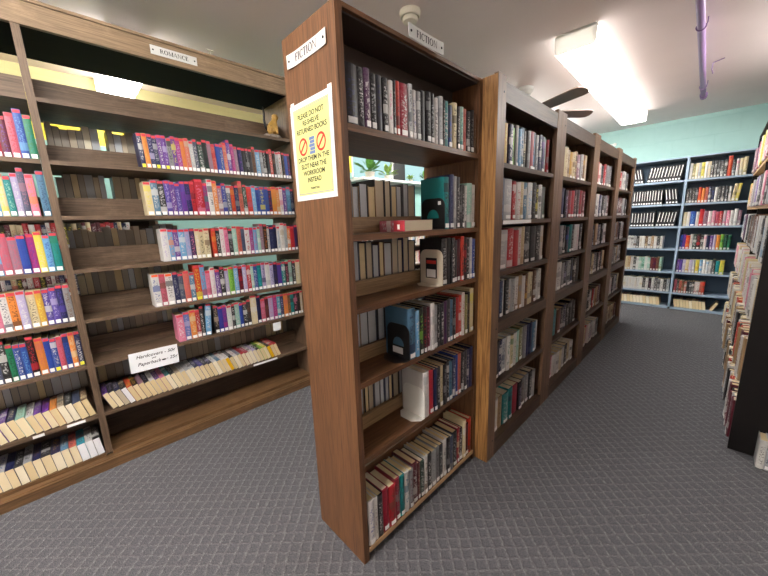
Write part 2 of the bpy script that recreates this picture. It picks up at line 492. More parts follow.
# ------------------------------------------------------------------ bookcases
SB = (1.858, 1.59, 1.3375, 1.0775, 0.8208, 0.585, 0.305, 0.075)    # shelf tops of the romance bookcase
LX0, LXM, LX1 = -2.208, -2.406, -2.60
LY = (-1.05, 0.0, 1.285)
lc = empty('bookcase', (LXM, 0.1, 0), 'long worn walnut romance bookcase, open backed, full height', 'bookcase')
part('side_panel', bx(LX0, LX1, LY[2], LY[2] + 0.025, 0, 2.24), wal_z, lc)
part('side_panel', bx(LX0, LX1, LY[0] - 0.025, LY[0], 0, 2.24), wal_z, lc)
part('divider', bx(LX0, LX1, 0.0, 0.028, 0.07, 2.145), wal_z, lc)
part('top_panel', bx(LX0 - 0.018, LX1, LY[0] + .0005, LY[2] - .0005, 2.145, 2.165), shade_black, lc)  # black stands in for the shade under the top board
part('header_rail', bx(LX0 - 0.018, LX0 + 0.004, LY[0] - .025, LY[2] + 0.025, 2.142, 2.235), hdr_y, lc)
part('crown_strip', bx(LX0 - 0.03, LX0 + 0.012, LY[0] - .025, LY[2] + 0.025, 2.236, 2.25), hdr_y, lc)
for (a, b) in ((LY[0] + .0005, LY[1] - .0005), (0.0285, LY[2] - .0005)):
    for i, z in enumerate(SB[:-1]):
        part('shelf', bx(LX0, LX1, a, b, z - 0.019, z), wal_y, lc)
        part('back_rail', bx(LXM - 0.009, LXM + 0.009, a, b, z + .0004, z + (0.13 if i == 0 else 0.1)), wal_y, lc)
    part('base_shelf', bx(LX0, LX1, a, b, SB[-1] - 0.02, SB[-1]), base_y, lc)
    part('base_back', bx(LXM - 0.009, LXM + 0.009, a, b, SB[-1] + .0004, SB[6] - .02), wal_dark, lc)
for (a, b, i) in ((-0.12, -0.05, 6), (-0.24, -0.2, 6), (0.84, 1.02, 6)):
    part('shelf_label', bx(LX0 + .0003, LX0 + .001, a, b, SB[i] - .017, SB[i] - .003), white_sticker, lc)
part('kick_board', bx(LX0 - 0.018, LX0 + 0.03, LY[0] - .025, LY[2] + .025, 0, SB[-1] - 0.021), base_y, lc)
part('plinth_rail', bx(LX0 + .0005, LX0 + 0.045, LY[0] - .025, LY[2] + .025, 0, 0.05), base_y, lc)

UXF, UXB = -0.7875, -1.072
UXM = (UXF + UXB) / 2
UZ = (1.539, 1.219, 0.985, 0.7225, 0.4317, 0.0567)
u1 = empty('bookcase', (UXM, 1.02, 0), 'oak fiction bookcase at the front of the row with a yellow notice on its end', 'bookcase', None)
part('end_panel', bx(UXF, UXB, 0.62, 0.645, 0, 1.845), oak_z, u1)
part('end_panel', bx(UXF, UXB, 1.384, 1.409, 0, 1.845), oak_z, u1)
part('top_panel', bx(UXF, UXB, 0.6455, 1.3835, 1.832, 1.845), oak_y, u1)
part('top_shade_sheet', bx(UXF - .012, UXB + .012, 0.6455, 1.3835, 1.826, 1.8315), dkback, u1)  # added dark sheet standing in for the top's unlit underside
part('back_panel', bx(UXM - 0.004, UXM + 0.004, 0.6455, 1.3835, 1.5395, 1.8255), dkback, u1)
for z in UZ[:-1]:
    part('shelf', bx(UXF, UXB, 0.6455, 1.3835, z - 0.02, z), oak_y, u1)
for z in UZ[1:5]:
    part('back_rail', bx(UXM - 0.008, UXM + 0.008, 0.6455, 1.3835, z + .0004, z + 0.058), oak_pale, u1)
part('base_shelf', bx(UXF, UXB, 0.6455, 1.3835, UZ[5] - 0.02, UZ[5]), oak_y, u1)
part('kick_board', bx(UXF - 0.09, UXB + 0.09, 0.6455, 1.3835, 0, UZ[5] - 0.0205), shade_black, u1)  # black here is the shadow below the bottom shelf, painted in
part('edge_strip', bx(UXF, UXF + .004, 0.6455, 1.3835, UZ[5] - 0.0195, UZ[5] - .0003), pine_y, u1)
part('back_panel', bx(UXM - 0.008, UXM + 0.008, 0.6455, 1.3835, UZ[5] + .0004, 0.26), oak_y, u1)

VXF, VXB = -0.717, -1.115
VXM = (VXF + VXB) / 2
VZ = (1.505, 1.248, 1.0, 0.748, 0.41, 0.08)
VY0, VW = 1.4105, 0.806
UL = ['second fiction bookcase in the oak row, just behind the frontmost one', 'third fiction bookcase in the oak row, middle of the five',
      'fourth fiction bookcase in the oak row, one before the last', 'last fiction bookcase at the far end of the oak row']
for k in range(4):
    a = VY0 + VW * k + .0005; b = VY0 + VW * (k + 1) - .0005
    u = empty('bookcase', (VXM, (a + b) / 2, 0), UL[k], 'bookcase')
    part('end_panel', bx(VXF - (0.0205 if k else 0.001), VXB, a - (0 if k else .0005), a + (0.02 if k else 0), 0, 1.85), honey_z if k == 0 else grey_oak_z, u)
    part('end_panel', bx(VXF - 0.021, VXB, b - 0.02, b, 0, 1.85), grey_oak_z, u)
    part('stile', bx(VXF - 0.02, VXF, a + .0005, a + 0.075, 0, 1.856), grey_oak_z, u)
    part('stile', bx(VXF - 0.02, VXF, b - 0.075, b, 0, 1.856), grey_oak_z, u)
    part('top_rail', bx(VXF - 0.02, VXF - .002, a + 0.0755, b - 0.0755, 1.755, 1.835), grey_oak_y, u)
    part('top_panel', bx(VXF - 0.0205, VXB, a + 0.0205, b - 0.0205, 1.8, 1.818), grey_oak_y, u)
    part('back_panel', bx(VXM - 0.004, VXM + 0.004, a + 0.0205, b - 0.0205, VZ[5] + .0005, 1.7995), dkback, u)
    for i, z in enumerate(VZ):
        if i == 3:
            part('fixed_rail', bx(VXF - 0.02, VXF - .002, a + 0.0755, b - 0.0755, z - 0.058, z), grey_oak_y, u)
        zz = (VXF - 0.0205) if i in (3, 5) else VXF - 0.004
        part('shelf' if i < 5 else 'base_shelf', bx(zz if i in (3, 5) else VXF - .0205, VXB, a + 0.0205, b - 0.0205, z - 0.02, z), grey_oak_y, u)
        if i not in (3, 5):
            part('shelf_edge', bx(VXF - 0.02, VXF - 0.006, a + 0.0755, b - 0.0755, z - 0.022, z), grey_oak_y, u)
    part('kick_board', bx(VXF - 0.02, VXF - .002, a + 0.0755, b - 0.0755, 0, VZ[5]), grey_oak_y, u)
    if k == 0: part('shelf_label', bx(VXF - .0018, VXF - .0008, a + .09, a + .42, VZ[1] - .02, VZ[1] - .002), white_sticker, u)
    for zb in (1.79, 0.72, 0.1):
        s_ = MB(); s_.lathe([(0.0, 0.002), (0.004, 0.0015), (0.005, 0)], 8, Matrix.Translation((VXF, a + 0.055, zb)) @ Matrix.Rotation(pi / 2, 4, 'Y'))
        part('screw', s_, black_paint, u)

# grey-blue steel bookcase on the far wall
FY0, FY1 = 5.667, 5.93
FZ = (1.66, 1.373, 1.09, 0.8, 0.50, 0.228)
FX = (-1.47, -0.355, 0.235)
fc = empty('bookcase', (-0.6, (FY0 + FY1) / 2, 0), 'grey-blue steel bookcase along the teal block wall', 'bookcase')
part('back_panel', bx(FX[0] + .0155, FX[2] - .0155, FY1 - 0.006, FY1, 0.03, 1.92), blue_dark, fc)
for x, nm in ((FX[0], 'side_panel'), (FX[2] - 0.015, 'side_panel')):
    part(nm, bx(x, x + 0.015, FY0, FY1, 0, 1.935), blue_metal, fc)
part('divider', bx(FX[1] - 0.012, FX[1] + 0.012, FY0, FY1 - .0065, 0.03, 1.919), blue_metal, fc)
part('top_panel', bx(FX[0] + .0155, FX[2] - .0155, FY0, FY1, 1.921, 1.935), blue_metal, fc)
for (a, b) in ((FX[0] + .0155, FX[1] - 0.0125), (FX[1] + .0125, FX[2] - .0155)):
    for z in FZ:
        part('shelf', bx(a, b, FY0, FY1 - .0065, z - 0.022, z), blue_metal, fc)
    part('base_shelf', bx(a, b, FY0, FY1 - .0065, 0.03 - 0.025, 0.03), blue_metal, fc)

# dark bookcase on the aisle's right
RX0, RX1 = 0.19, 0.46
RZ = (1.63, 1.288, 0.985, 0.69, 0.38, 0.05)
RY0, RY1 = 2.385, 5.3
rc = empty('bookcase', ((RX0 + RX1) / 2, 3.8, 0), 'dark bookcase across the aisle showing its black end panel', 'bookcase')
part('end_panel', bx(0.167, RX1, RY0, RY0 + 0.022, 0, 2.0), blk_panel, rc)
part('end_panel', bx(RX0, RX1, RY1, RY1 + 0.022, 0, 2.0), blk_panel, rc)
part('back_panel', bx(RX1 - 0.01, RX1, RY0 + .0225, RY1 - .0005, 0.02, 2.0), blk_panel, rc)
part('top_panel', bx(RX0, RX1 - .0105, RY0 + .0225, RY1 - .0005, 1.98, 2.0), blk_panel, rc)
part('divider', bx(RX0 + 0.002, RX1 - .0105, 3.84, 3.86, 0.05, 1.979), blk_panel, rc)
for (a, b) in ((RY0 + .0225, 3.8395), (3.8605, RY1 - .0005)):
    for i, z in enumerate(RZ):
        part('shelf', bx(RX0, RX1 - .0105, a, b, z - 0.022, z), pine_y if i < 2 else wal_dark, rc)

# low bookcases standing against the left wall, seen through the gaps
def wall_case(y0, y1, zt, zs, label):
    r = empty('low_bookcase', (-3.45, (y0 + y1) / 2, 0), label, 'bookcase')
    x0, x1 = -3.595, -3.33
    part('side_panel', bx(x0, x1, y0, y0 + 0.02, 0, zt), wal_z, r); part('side_panel', bx(x0, x1, y1 - 0.02, y1, 0, zt), wal_z, r)
    part('top_panel', bx(x0, x1, y0 + .0205, y1 - .0205, zt - 0.02, zt), wal_y, r)
    part('back_panel', bx(x0, x0 + 0.006, y0 + .0205, y1 - .0205, 0.05, zt - .0205), wal_dark, r)
    for z in zs: part('shelf', bx(x0 + .0065, x1, y0 + .0205, y1 - .0205, z - 0.018, z), wal_y, r)
wall_case(-0.5, 0.62, 1.42, (1.15, 0.8, 0.45, 0.08), 'low wall bookcase glimpsed through the romance shelves')
wall_case(2.6, 4.6, 1.2, (0.9, 0.6, 0.3, 0.06), 'low wall bookcase under the window behind the fiction shelves')

# ------------------------------------------------------------------ books
PAL = dict(black=(30, 29, 32), charcoal=(58, 58, 62), navy=(34, 40, 84), blue=(44, 76, 160), royal=(48, 62, 158), sky=(112, 170, 214), steel=(84, 128, 158), periwinkle=(104, 122, 188),
           teal=(22, 132, 132), cyan=(62, 164, 186), mint=(160, 206, 188), green=(36, 122, 84), pine=(28, 60, 48), olive=(130, 126, 74), lime=(138, 196, 72), yellow=(226, 212, 84), gold=(208, 160, 66),
           orange=(228, 138, 60), salmon=(212, 110, 92), scarlet=(206, 62, 44), red=(186, 36, 48), crimson=(160, 30, 54), maroon=(98, 28, 44), brown=(112, 78, 56), tan=(180, 148, 110), cream=(222, 206, 166),
           white=(226, 224, 220), grey=(142, 142, 144), silver=(184, 186, 188), pink=(226, 130, 160), rose=(196, 96, 116), mauve=(160, 116, 134), magenta=(168, 50, 128), purple=(104, 54, 146), violet=(84, 66, 158),
           lavender=(186, 176, 214), plum=(78, 38, 78), slate=(80, 88, 112), beige=(196, 176, 150))
PAL = {k: rgb(*(q * 0.86 for q in v)) for k, v in PAL.items()}
ORD = 'first second third fourth fifth sixth seventh eighth ninth tenth eleventh twelfth thirteenth fourteenth fifteenth sixteenth seventeenth eighteenth nineteenth twentieth'.split()
TENS = {20: 'twenty', 30: 'thirty', 40: 'forty', 50: 'fifty', 60: 'sixty'}
def ordinal(n):
    if n <= 20: return ORD[n - 1]
    t, u = n // 10 * 10, n % 10
    return {30: 'thirtieth', 40: 'fortieth', 50: 'fiftieth', 60: 'sixtieth'}[t] if u == 0 else TENS[t] + '-' + ORD[u - 1]

PAGES = [rgb(222, 204, 164), rgb(228, 214, 180), rgb(214, 194, 152), rgb(232, 222, 198), rgb(220, 200, 158)]

def cover_mesh(t, d, h, hard):
    """book cover wrapped round three sides; local: spine on +X at x=0, thickness along +Y, height +Z"""
    k = 0.0026 if hard else 0.0009
    if t < 0.012: k = min(k, t * 0.16)
    bul = min(0.004, t * 0.14) if hard else min(0.0012, t * 0.05)
    N = 6 if hard else 3
    spine = [(-bul * 1.6 + bul * 1.6 * sin(pi * q / N) ** 0.8, t * q / N) for q in range(N + 1)]
    spine = [(x, y) for x, y in spine]
    outer = [(-d, 0)] + spine + [(-d, t)]
    inner = [(-d, t - k), (-bul * 1.6 - k, t - k), (-bul * 1.6 - k, k), (-d, k)]
    ring = outer + inner
    n = len(ring)
    mb = MB()
    mb.v = [(x, y, 0) for x, y in ring] + [(x, y, h) for x, y in ring]
    for a in range(n):
        b = (a + 1) % n
        mb.f.append([a, b, n + b, n + a])
        if 1 <= a <= N:      # spine faces
            ua, ub = (a - 1) / N, a / N
            mb.uv.append([(ua, 0), (ub, 0), (ub, 1), (ua, 1)])
        else:
            mb.uv.append([(-1, 0), (-1, 0), (-1, 1), (-1, 1)])
    # top/bottom rims: quads over the U shape
    no = len(outer)
    i0, i1, i2, i3 = no, no + 1, no + 2, no + 3
    rim = [[0, 1, i2, i3], [1] + list(range(2, no - 1)) + [i1, i2], [no - 2, no - 1, i0, i1]]
    for f in rim:
        mb.f.append(list(reversed(f))); mb.uv.append([(-1, 0)] * len(f))
        mb.f.append([n + q for q in f]); mb.uv.append([(-1, 1)] * len(f))
    return mb, k, bul

class Book:
    pass
BOOKS = []
def M_up(x, y, z, orient, lean=0.0):
    """orient: which way the spine faces; origin at the spine's foot, thickness runs to the book's own +Y"""
    rz = {'+x': 0, '-x': pi, '-y': -pi / 2, '+y': pi / 2}[orient]
    return Matrix.Translation((x, y, z)) @ Matrix.Rotation(rz, 4, 'Z') @ Matrix.Rotation(radians(lean), 4, 'X')

def parse(tok):
    """cover/accent:thickness^height~lean!flags"""
    fl = ''
    if '!' in tok: tok, fl = tok.split('!')
    lean = 0.0; hh = 1.0; t = 1.0
    if '~' in tok: tok, v = tok.split('~'); lean = float(v)
    if '^' in tok: tok, v = tok.split('^'); hh = float(v)
    if ':' in tok: tok, v = tok.split(':'); t = float(v)
    c = tok.split('/')
    return c[0], (c[1] if len(c) > 1 else None), t, hh, lean, fl

DARK = {'black', 'charcoal', 'navy', 'blue', 'royal', 'pine', 'maroon', 'plum', 'purple', 'violet', 'crimson', 'brown', 'green', 'teal', 'slate', 'red', 'magenta', 'steel', 'scarlet', 'olive', 'rose', 'mauve'}
def row(toks, y0, y1, z, plane, orient, h, d, kind, where, group, hard=None, mode='up', jit=0.006, hj=0.05, lean=0.0, sticker=False, label=True, seen=1.0, end='from left', tall=None, pagec=None, gap=0.0006, raw=False, hmax=9):
    """a row of books along y (or x for the far wall) from y0 to y1; tokens give colour, accent, relative thickness, height"""
    P = [parse(t) for t in (toks.split() if isinstance(toks, str) else toks)]
    tot = sum(p[2] for p in P)
    span = abs(y1 - y0); unit = (span - gap * len(P)) / tot
    pos = 0.0
    n = 0
    for (c, acc, t, hh, ln, fl) in P:
        th = t * unit
        if c == 'gap':
            pos += th + gap; continue
        n += 1
        b = Book()
        b.kind = kind; b.c = c
        b.acc = acc or (R.choice(['white', 'silver', 'cream', 'grey', 'gold', 'white', 'lavender']) if c in DARK else R.choice(['navy', 'black', 'maroon', 'charcoal', 'blue', 'brown', 'crimson']))
        b.hascc = acc
        b.hard = (kind == 'hardcover_book') if hard is None else hard
        b.h = h * hh * (1 + R.uniform(-hj, hj) * (0.4 if hh != 1 else 1))
        b.h = min(b.h, hmax)
        b.d = d * R.uniform(0.95, 1.0)
        cs = cos(radians(lean + ln)); 
        b.t = th
        s = -R.random() * jit
        L = lean + ln
        if mode == 'up':
            b.t = th * (cs if L else 1)
            if orient == '+x': M = M_up(plane + s, y0 + pos, z, orient, 0)
            elif orient == '-x': M = M_up(plane - s, y1 - pos, z, orient, 0)
            elif orient == '-y': M = M_up(y0 + pos, plane - s, z, orient, 0)
            if L > 0:    # lean to the left: pivot on the low foot
                M = M @ Matrix.Rotation(radians(L), 4, 'X')
            elif L < 0:
                M = M @ Matrix.Translation((0, b.t, 0)) @ Matrix.Rotation(radians(L), 4, 'X') @ Matrix.Translation((0, -b.t, 0))
        elif mode == 'spine_up':          # fore-edge down, head towards the aisle
            b.t = th * cs
            if orient == '+x':
                B = Matrix(((0, 0, 1, 0), (0, -1, 0, 0), (1, 0, 0, 0), (0, 0, 0, 1)))
                base = Matrix.Translation((plane + s - b.h, y0 + pos, z)) @ Matrix.Rotation(radians(L), 4, 'X')
                M = base @ Matrix.Translation((0, b.t, b.d)) @ B
            else:                         # far wall, head towards -y
                B = Matrix(((0, -1, 0, 0), (0, 0, -1, 0), (1, 0, 0, 0), (0, 0, 0, 1)))
                base = Matrix.Translation((y0 + pos, plane - s + b.h, z + max(0, b.t * sin(radians(L))))) @ Matrix.Rotation(radians(L), 4, 'Y')
                M = base @ Matrix.Translation((b.t, 0, b.d)) @ B
        b.M = M
        b.sticker = sticker; b.label = label and 'n' not in fl; b.fl = fl
        b.page = PAL[pagec] if pagec else R.choice(PAGES)
        if 'W' in fl: b.page = rgb(232, 234, 240)
        if 'Y' in fl: b.page = rgb(222, 176, 30)
        if 'G' in fl: b.page = rgb(186, 190, 196)
        if 'D' in fl: b.page = rgb(158, 150, 138)
        if 'S' in fl: b.page = rgb(190, 176, 154)
        ctr = M @ Vector((0, b.t / 2, b.h / 2))
        dist = (ctr - cam.location).length
        v_ = ctr - cam.location
        face = M.to_3x3() @ Vector((1, 0, 0) if mode == 'up' else (0, 0, 1))
        b.area = (1.5 if mode == 'spine_up' else 1) * b.t * b.h / dist ** 2 * seen * max(0.03, abs(face.dot(v_)) / dist)
        q_ = (v_.dot(r2) / v_.dot(fw) * FPX, v_.dot(u2) / v_.dot(fw) * FPX) if v_.dot(fw) > 0 else (9e9, 0)
        if abs(q_[0]) > 392 or abs(q_[1]) > 296: b.area *= 0.01
        cn = {'charcoal': 'dark grey', 'slate': 'slate blue', 'pine': 'dark green', 'sky': 'light blue', 'royal': 'royal blue', 'steel': 'steel blue'}.get(c, c)
        an = {'charcoal': 'dark grey', 'slate': 'slate', 'pine': 'green', 'sky': 'light blue', 'royal': 'blue', 'steel': 'blue'}.get(acc, acc)
        b.lab = (f'{cn} and {an}' if acc and acc != c else cn)
        b.where = where; b.ord = ordinal(n); b.end = end; b.group = group; b.mode = mode
        BOOKS.append(b)
        pos += th + gap

# --- romance bookcase, right bay (spines to +x)
XS = -2.222
PB = dict(plane=XS, orient='+x', kind='paperback_book', d=0.105, jit=0.008)
def rom(i, toks, y0, y1, h, name, **kw):
    a = dict(PB); a.update(kw)
    row(toks, y0, y1, SB[i] + .0005, h=h, where=name, group='paperbacks on the ' + name, sticker=a.pop('sticker', True), **a)
rom(1, 'navy/white!y orange/gold navy/lavender navy/silver!y purple/white purple/lavender!y grey/black purple/yellow magenta/lavender orange/salmon salmon/beige silver/white slate/white pine/white:1.2 black/pine:1.2 mauve/grey salmon/red:1.1 blue/royal blue/silver salmon/beige purple/white^1.17 magenta/pink mauve/silver navy/purple:1.2 black/charcoal black/grey charcoal/black brown/black sky/white:1.4 grey/silver black/white black/charcoal scarlet/white black/brown silver/brown white/red black/brown blue/royal navy/red',
    0.385, 1.277, 0.178, 'second romance shelf', lean=2)
rom(2, 'cream/yellow:1.3 steel/white:1.2 black/white:1.2 violet/lavender purple/white violet/lavender purple/violet navy/purple red/maroon red/pink:1.7^1.12 magenta/teal white/navy:1.1^1.14 orange/white^1.1 mauve/white royal/silver slate/white scarlet/orange navy/grey salmon/brown^1.16 pine/white scarlet/rose:1.3 sky/white blue/navy blue/yellow:1.4 blue/slate navy/red orange/gold:1.3 orange/cream white/pink purple/white steel/sky:1.2 navy/grey',
    0.375, 1.28, 0.188, 'third romance shelf', lean=1)
rom(3, 'white/lavender:1.4!n sky/orange purple/white:1.1 sky/white:1.3 lavender/sky navy/pink:1.1 cream/white cream/black cream/brown:1.2 gap:0.5 scarlet/orange black/white white/pink pink/magenta black/silver mint/white:1.2 salmon/brown slate/navy white/red:1.3 magenta/lavender sky/pink mint/white:.8 mauve/silver^1.1 black/orange^1.1 white/navy:.7 navy/slate:1.2 navy/black white/sky white/beige:1.2^1.13 silver/grey^1.1 orange/white red/scarlet:1.2 plum/navy',
    0.415, 1.281, 0.182, 'fourth romance shelf')
rom(4, 'white/blue:1.3!o rose/brown:1.1 white/black:1.3!o navy/grey slate/grey salmon/rose:1.1 steel/white scarlet/yellow:1.3^1.2!y sky/red^1.2 pink/rose white/pink purple/white black/white lavender/white lime/green:1.2 sky/white maroon/red lavender/white red/white mint/white:.7 blue/white teal/cyan:1.1 lavender/navy white/silver:1.2 lavender/slate navy/brown violet/purple:1.3 teal/white black/pink mint/grey black/white cream/white:1.4!n',
    0.337, 1.281, 0.184, 'fifth romance shelf')
rom(5, 'pink/white:1.4!n periwinkle/lavender:1.2 orange/cream:1.2 red/white:.9 black/white:.8^1.1 sky/white:1.2^1.15~-5 gap:.9 black/beige royal/violet purple/magenta white/mint:1.1 black/white:.7 mint/white:1.2 blue/royal:.8 black/white charcoal/brown cream/white:1.6^1.17!n navy/black^1.15 rose/pink:1.2 maroon/brown lavender/pink:1.3 magenta/pink cyan/white navy/lavender orange/salmon:1.2 brown/orange:.8 teal/black black/pink:1.2 black/brown:.8 cream/white:.8',
    0.425, 1.281, 0.176, 'sixth romance shelf')
rom(6, 'purple black navy/white!S black!W scarlet black mauve black white/black purple pink teal/white black/white beige white silver/white white/black navy violet black black white steel white white!Y black white grey red/black crimson white/black lavender black lime/black yellow/white black!Y scarlet red/pink',
    0.066, 1.06, 0.174, 'lowest filled romance shelf', hj=0.02, plane=LX0 - 0.003, mode='spine_up', lean=19, sticker=False, label=False, jit=0.006)
# left bay
def romL(i, toks, y0, h, name, **kw):
    a = dict(PB); a.update(kw)
    row(toks, y0, -0.002, SB[i] + .0005, h=h, where=name, group='paperbacks on the ' + name, sticker=a.pop('sticker', True), **a)
romL(1, 'crimson/rose maroon/purple rose/red blue/sky^1.14 green/teal', -0.137, 0.18, 'second shelf left of the divider')
romL(2, 'purple/white sky/white cream/yellow teal/mint lavender/white slate/mauve^1.17 pink/orange:1.2 gap:.4 steel/navy:1.2^1.1', -0.2, 0.182, 'third shelf left of the divider')
romL(3, 'rose/white sky/red:1.1 rose/mauve:1.2 mauve/rose:1.2 blue/royal:1.2 magenta/purple:1.1 yellow/cream:1.1^1.06 sky/blue teal/green:1.2', -0.245, 0.178, 'fourth shelf left of the divider')
romL(4, 'rose/pink pink/red:1.2 white/navy:1.1 orange/black:1.2 lavender/white:1.2 cream/charcoal:1.2 gold/yellow violet/white violet/lavender navy/violet grey/brown', -0.29, 0.182, 'fifth shelf left of the divider')
romL(5, 'steel/grey slate/lavender:1.3 black/white:1.2^1.15 green/pine blue/white blue/sky black/red:1.2^1.15 orange/salmon:1.3 blue/royal blue/white!y rose/red blue/navy orange/cream navy/white!y', -0.33, 0.176, 'sixth shelf left of the divider')
romL(6, 'maroon mauve/red:1.2 purple purple/white navy mint/olive:1.2 white purple purple/maroon orange/tan beige black/white slate/navy:1.2 brown', -0.4, 0.174, 'seventh shelf left of the divider', hj=0.02, plane=LX0 - 0.003, mode='spine_up', lean=13, sticker=False, label=False, jit=0.006)
romL(7, 'black/white navy/white white navy/slate black/white silver navy/brown black:1.2 navy:1.2 steel salmon cyan:1.1!W white/navy!W black/white!W', -0.43, 0.174, 'bottom shelf left of the divider', hj=0.02, plane=LX0 - 0.002, mode='spine_up', lean=6, sticker=False, label=False, jit=0.006)

# the other side of the romance bookcase: page edges facing out
BACKC = ['brown', 'charcoal', 'tan', 'grey', 'black', 'navy', 'slate']
def backrow(n, y0, y1, z, plane, h, d, where, gaps=(), pagec=None, hj=0.03, seen=0.35, hmax=9):
    tk = []
    for i in range(n):
        if i in gaps: tk.append('gap:1.2')
        f = R.choice(['', 'D', 'G', 'S', 'D', 'S'] if plane < -2 else ['', 'G', 'S', 'S', 'G'])
        tk.append(f'{R.choice(BACKC)}:{R.uniform(.75, 1.3):.2f}^{R.uniform(.9, 1.08):.2f}' + (('!' + f) if f else ''))
    row(tk, y0, y1, z, plane, '-x', h, d, 'paperback_book' if plane < -2 else 'hardcover_book', where, 'books on the ' + where, label=False, hj=hj, seen=seen, end='from far end', pagec=None, hmax=hmax)
for i, nm, hb in ((1, 'second', .222), (2, 'third', .232), (3, 'fourth', .203), (4, 'fifth', .222), (5, 'sixth', .2)):
    backrow(16, 0.04, 0.56, SB[i] + .0005, LX1 + 0.006, hb, 0.125, f'back side of the {nm} romance shelf', hmax=(.229, .229, .229, .228, .212)[i - 1], gaps=(9,) if i < 3 else ())
backrow(34, 0.04, 1.25, SB[6] + .0005, LX1 + 0.006, 0.245, 0.125, 'back side of the lowest filled romance shelf', hmax=.256)
for i, nm in ((5, 'sixth'), (6, 'seventh')):
    backrow(11, -0.36, -0.01, SB[i] + .0005, LX1 + 0.006, 0.225 if i == 6 else 0.2, 0.125, f'back side of {nm} shelf left of divider', hmax=.212 if i == 5 else .25)

# --- front fiction bookcase
F1 = dict(plane=-0.793, orient='+x', kind='hardcover_book', d=0.122, jit=0.006)
def fic(i, toks, y0, y1, h, name, **kw):
    a = dict(F1); a.update(kw)
    row(toks, y0, y1, UZ[i] + .0005, h=h, where=name, group='books on the ' + name, **a)
fic(0, 'black/navy:2^.98 black/white:.8 plum/white:.9 black/silver charcoal/navy black/white:.8 white/pink:.8 black:.6 scarlet/black:.6 crimson/white:1.6 silver/charcoal:.7 white/blue:.8 grey/white:.9 black/charcoal:1.1!o black/grey black/silver:.9 white/charcoal:.9 silver/grey:.9 black:.5 teal/white slate/blue cream/black:1.1 black/white:.8 mint/teal:.9 salmon/red black/white black/grey brown/tan:.5',
    0.648, 1.375, 0.168, 'top front fiction shelf')
fic(1, 'teal/black:1.4 navy/slate:1.3 silver/white:.9 charcoal/white:.9 black/grey:.7^.85 black/white:.7^.85 white/black:.6^.85 mint/white:1.7^.9 white/silver:1.2^.9', 1.127, 1.372, 0.212, 'second front fiction shelf', plane=-0.784, d=0.128)
fic(2, 'black:1.5^1.04 black/charcoal:1.2 black/white charcoal/black maroon/black scarlet/black black/red black/white silver/white:.8 blue/white', 1.118, 1.372, 0.19, 'third front fiction shelf', plane=-0.784, d=0.128)
fic(3, 'steel/navy:1.9 sky/white:1.1 black/lime black/red maroon/pink white/silver:1.2 silver/grey black/white black plum/navy charcoal/grey steel/black black red/scarlet:1.3 scarlet/white white/red olive/cream black/brown cream/yellow:1.5^1.08', 0.897, 1.374, 0.196, 'fourth front fiction shelf', plane=-0.784, d=0.128)
fic(4, 'white/silver:1.6!n red/crimson:1.3 navy/black black cream/olive black/grey black/white steel/black:1.1 navy/white blue/navy salmon/brown:1.1 black charcoal/grey:1.2 navy/white navy/brown', 0.985, 1.372, 0.2, 'fifth front fiction shelf', plane=-0.784, d=0.128)
fic(5, 'white/blue:1.2 white:.6 black/white crimson/red:1.2 red/brown:1.4 crimson teal/charcoal white/steel grey maroon/white:1.2 maroon:.6 pine/white white/brown:.8 black/white:1.2 silver/grey:1.2 grey charcoal/white white/black black/grey slate/grey black:1.4 crimson:.8 black/white cream/white^1.1 maroon/black scarlet/brown', 0.651, 1.376, 0.185, 'bottom front fiction shelf', plane=-0.784, d=0.128)
for i, n, h, nm in ((1, 12, 0.185, 'second'), (2, 13, 0.195, 'third'), (3, 11, 0.2, 'fourth'), (4, 13, 0.21, 'fifth')):
    backrow(n, 0.65, 1.13 if i < 4 else 1.05, UZ[i] + .0005, UXB + 0.004, h, 0.122, f'back side of the {nm} front fiction shelf', hmax=(.3, .205, .235, .262)[i - 1])

# --- framed fiction bookcases
def fram(k, i, toks, h, name, a0=0.085, a1=0.72, **kw):
    y = VY0 + VW * k
    a = dict(plane=VXF - 0.03, orient='+x', kind='hardcover_book', d=0.15, jit=0.012); a.update(kw)
    row(toks, y + a0, y + a1, VZ[i] + .0005, h=h, where=name, group='books on the ' + name, **a)
c2 = 'second fiction bookcase'
fram(0, 0, 'yellow/olive maroon/red gold/yellow navy/white:1.2 lime/black silver/white:.8 sky/white steel/white black grey/silver crimson/red:1.3 slate/sky silver/navy navy/white navy/purple:1.2 grey/silver red/grey:.8', 0.19, 'top shelf of the ' + c2)
fram(0, 1, 'slate/sky:2^1.05 silver/white:1.6^1.05 red/white:.8 white/red cream/tan steel/white white/sky:1.3 black/grey black/yellow white/black grey/green', 0.19, 'second shelf of the ' + c2)
fram(0, 2, 'silver/white:3 red/white:1.3 red/scarlet:1.2 white/red:.8 cream/tan:.7 black:1.6^1.05 black/charcoal:1.5^1.03 black/white:1.5 white/cream:.7', 0.2, 'third shelf of the ' + c2)
fram(0, 3, 'black:1.5 navy/steel white/grey:.8 black/white silver/gold silver/charcoal white/brown tan/grey white/silver brown/gold cream/grey cream/black brown/white silver/white white/grey', 0.19, 'fourth shelf of the ' + c2)
fram(0, 4, 'black/navy:2 navy/white silver/navy white/green cream/green white/olive mint/white olive/white grey/silver navy/blue navy/slate steel/white white/silver', 0.2, 'fifth shelf of the ' + c2)
fram(0, 5, 'black/white white/cream:1.2 tan/brown teal/white:1.4 teal/navy crimson/red:1.6 black grey/brown:1.2 grey/white black/white silver/white', 0.19, 'bottom shelf of the ' + c2)
c3 = 'third fiction bookcase'
fram(1, 0, 'mauve/pink tan/cream cream/tan:1.3 beige/brown gold/beige cream/brown tan/black mauve/white silver/brown brown/gold cream/white', 0.185, 'top shelf of the ' + c3)
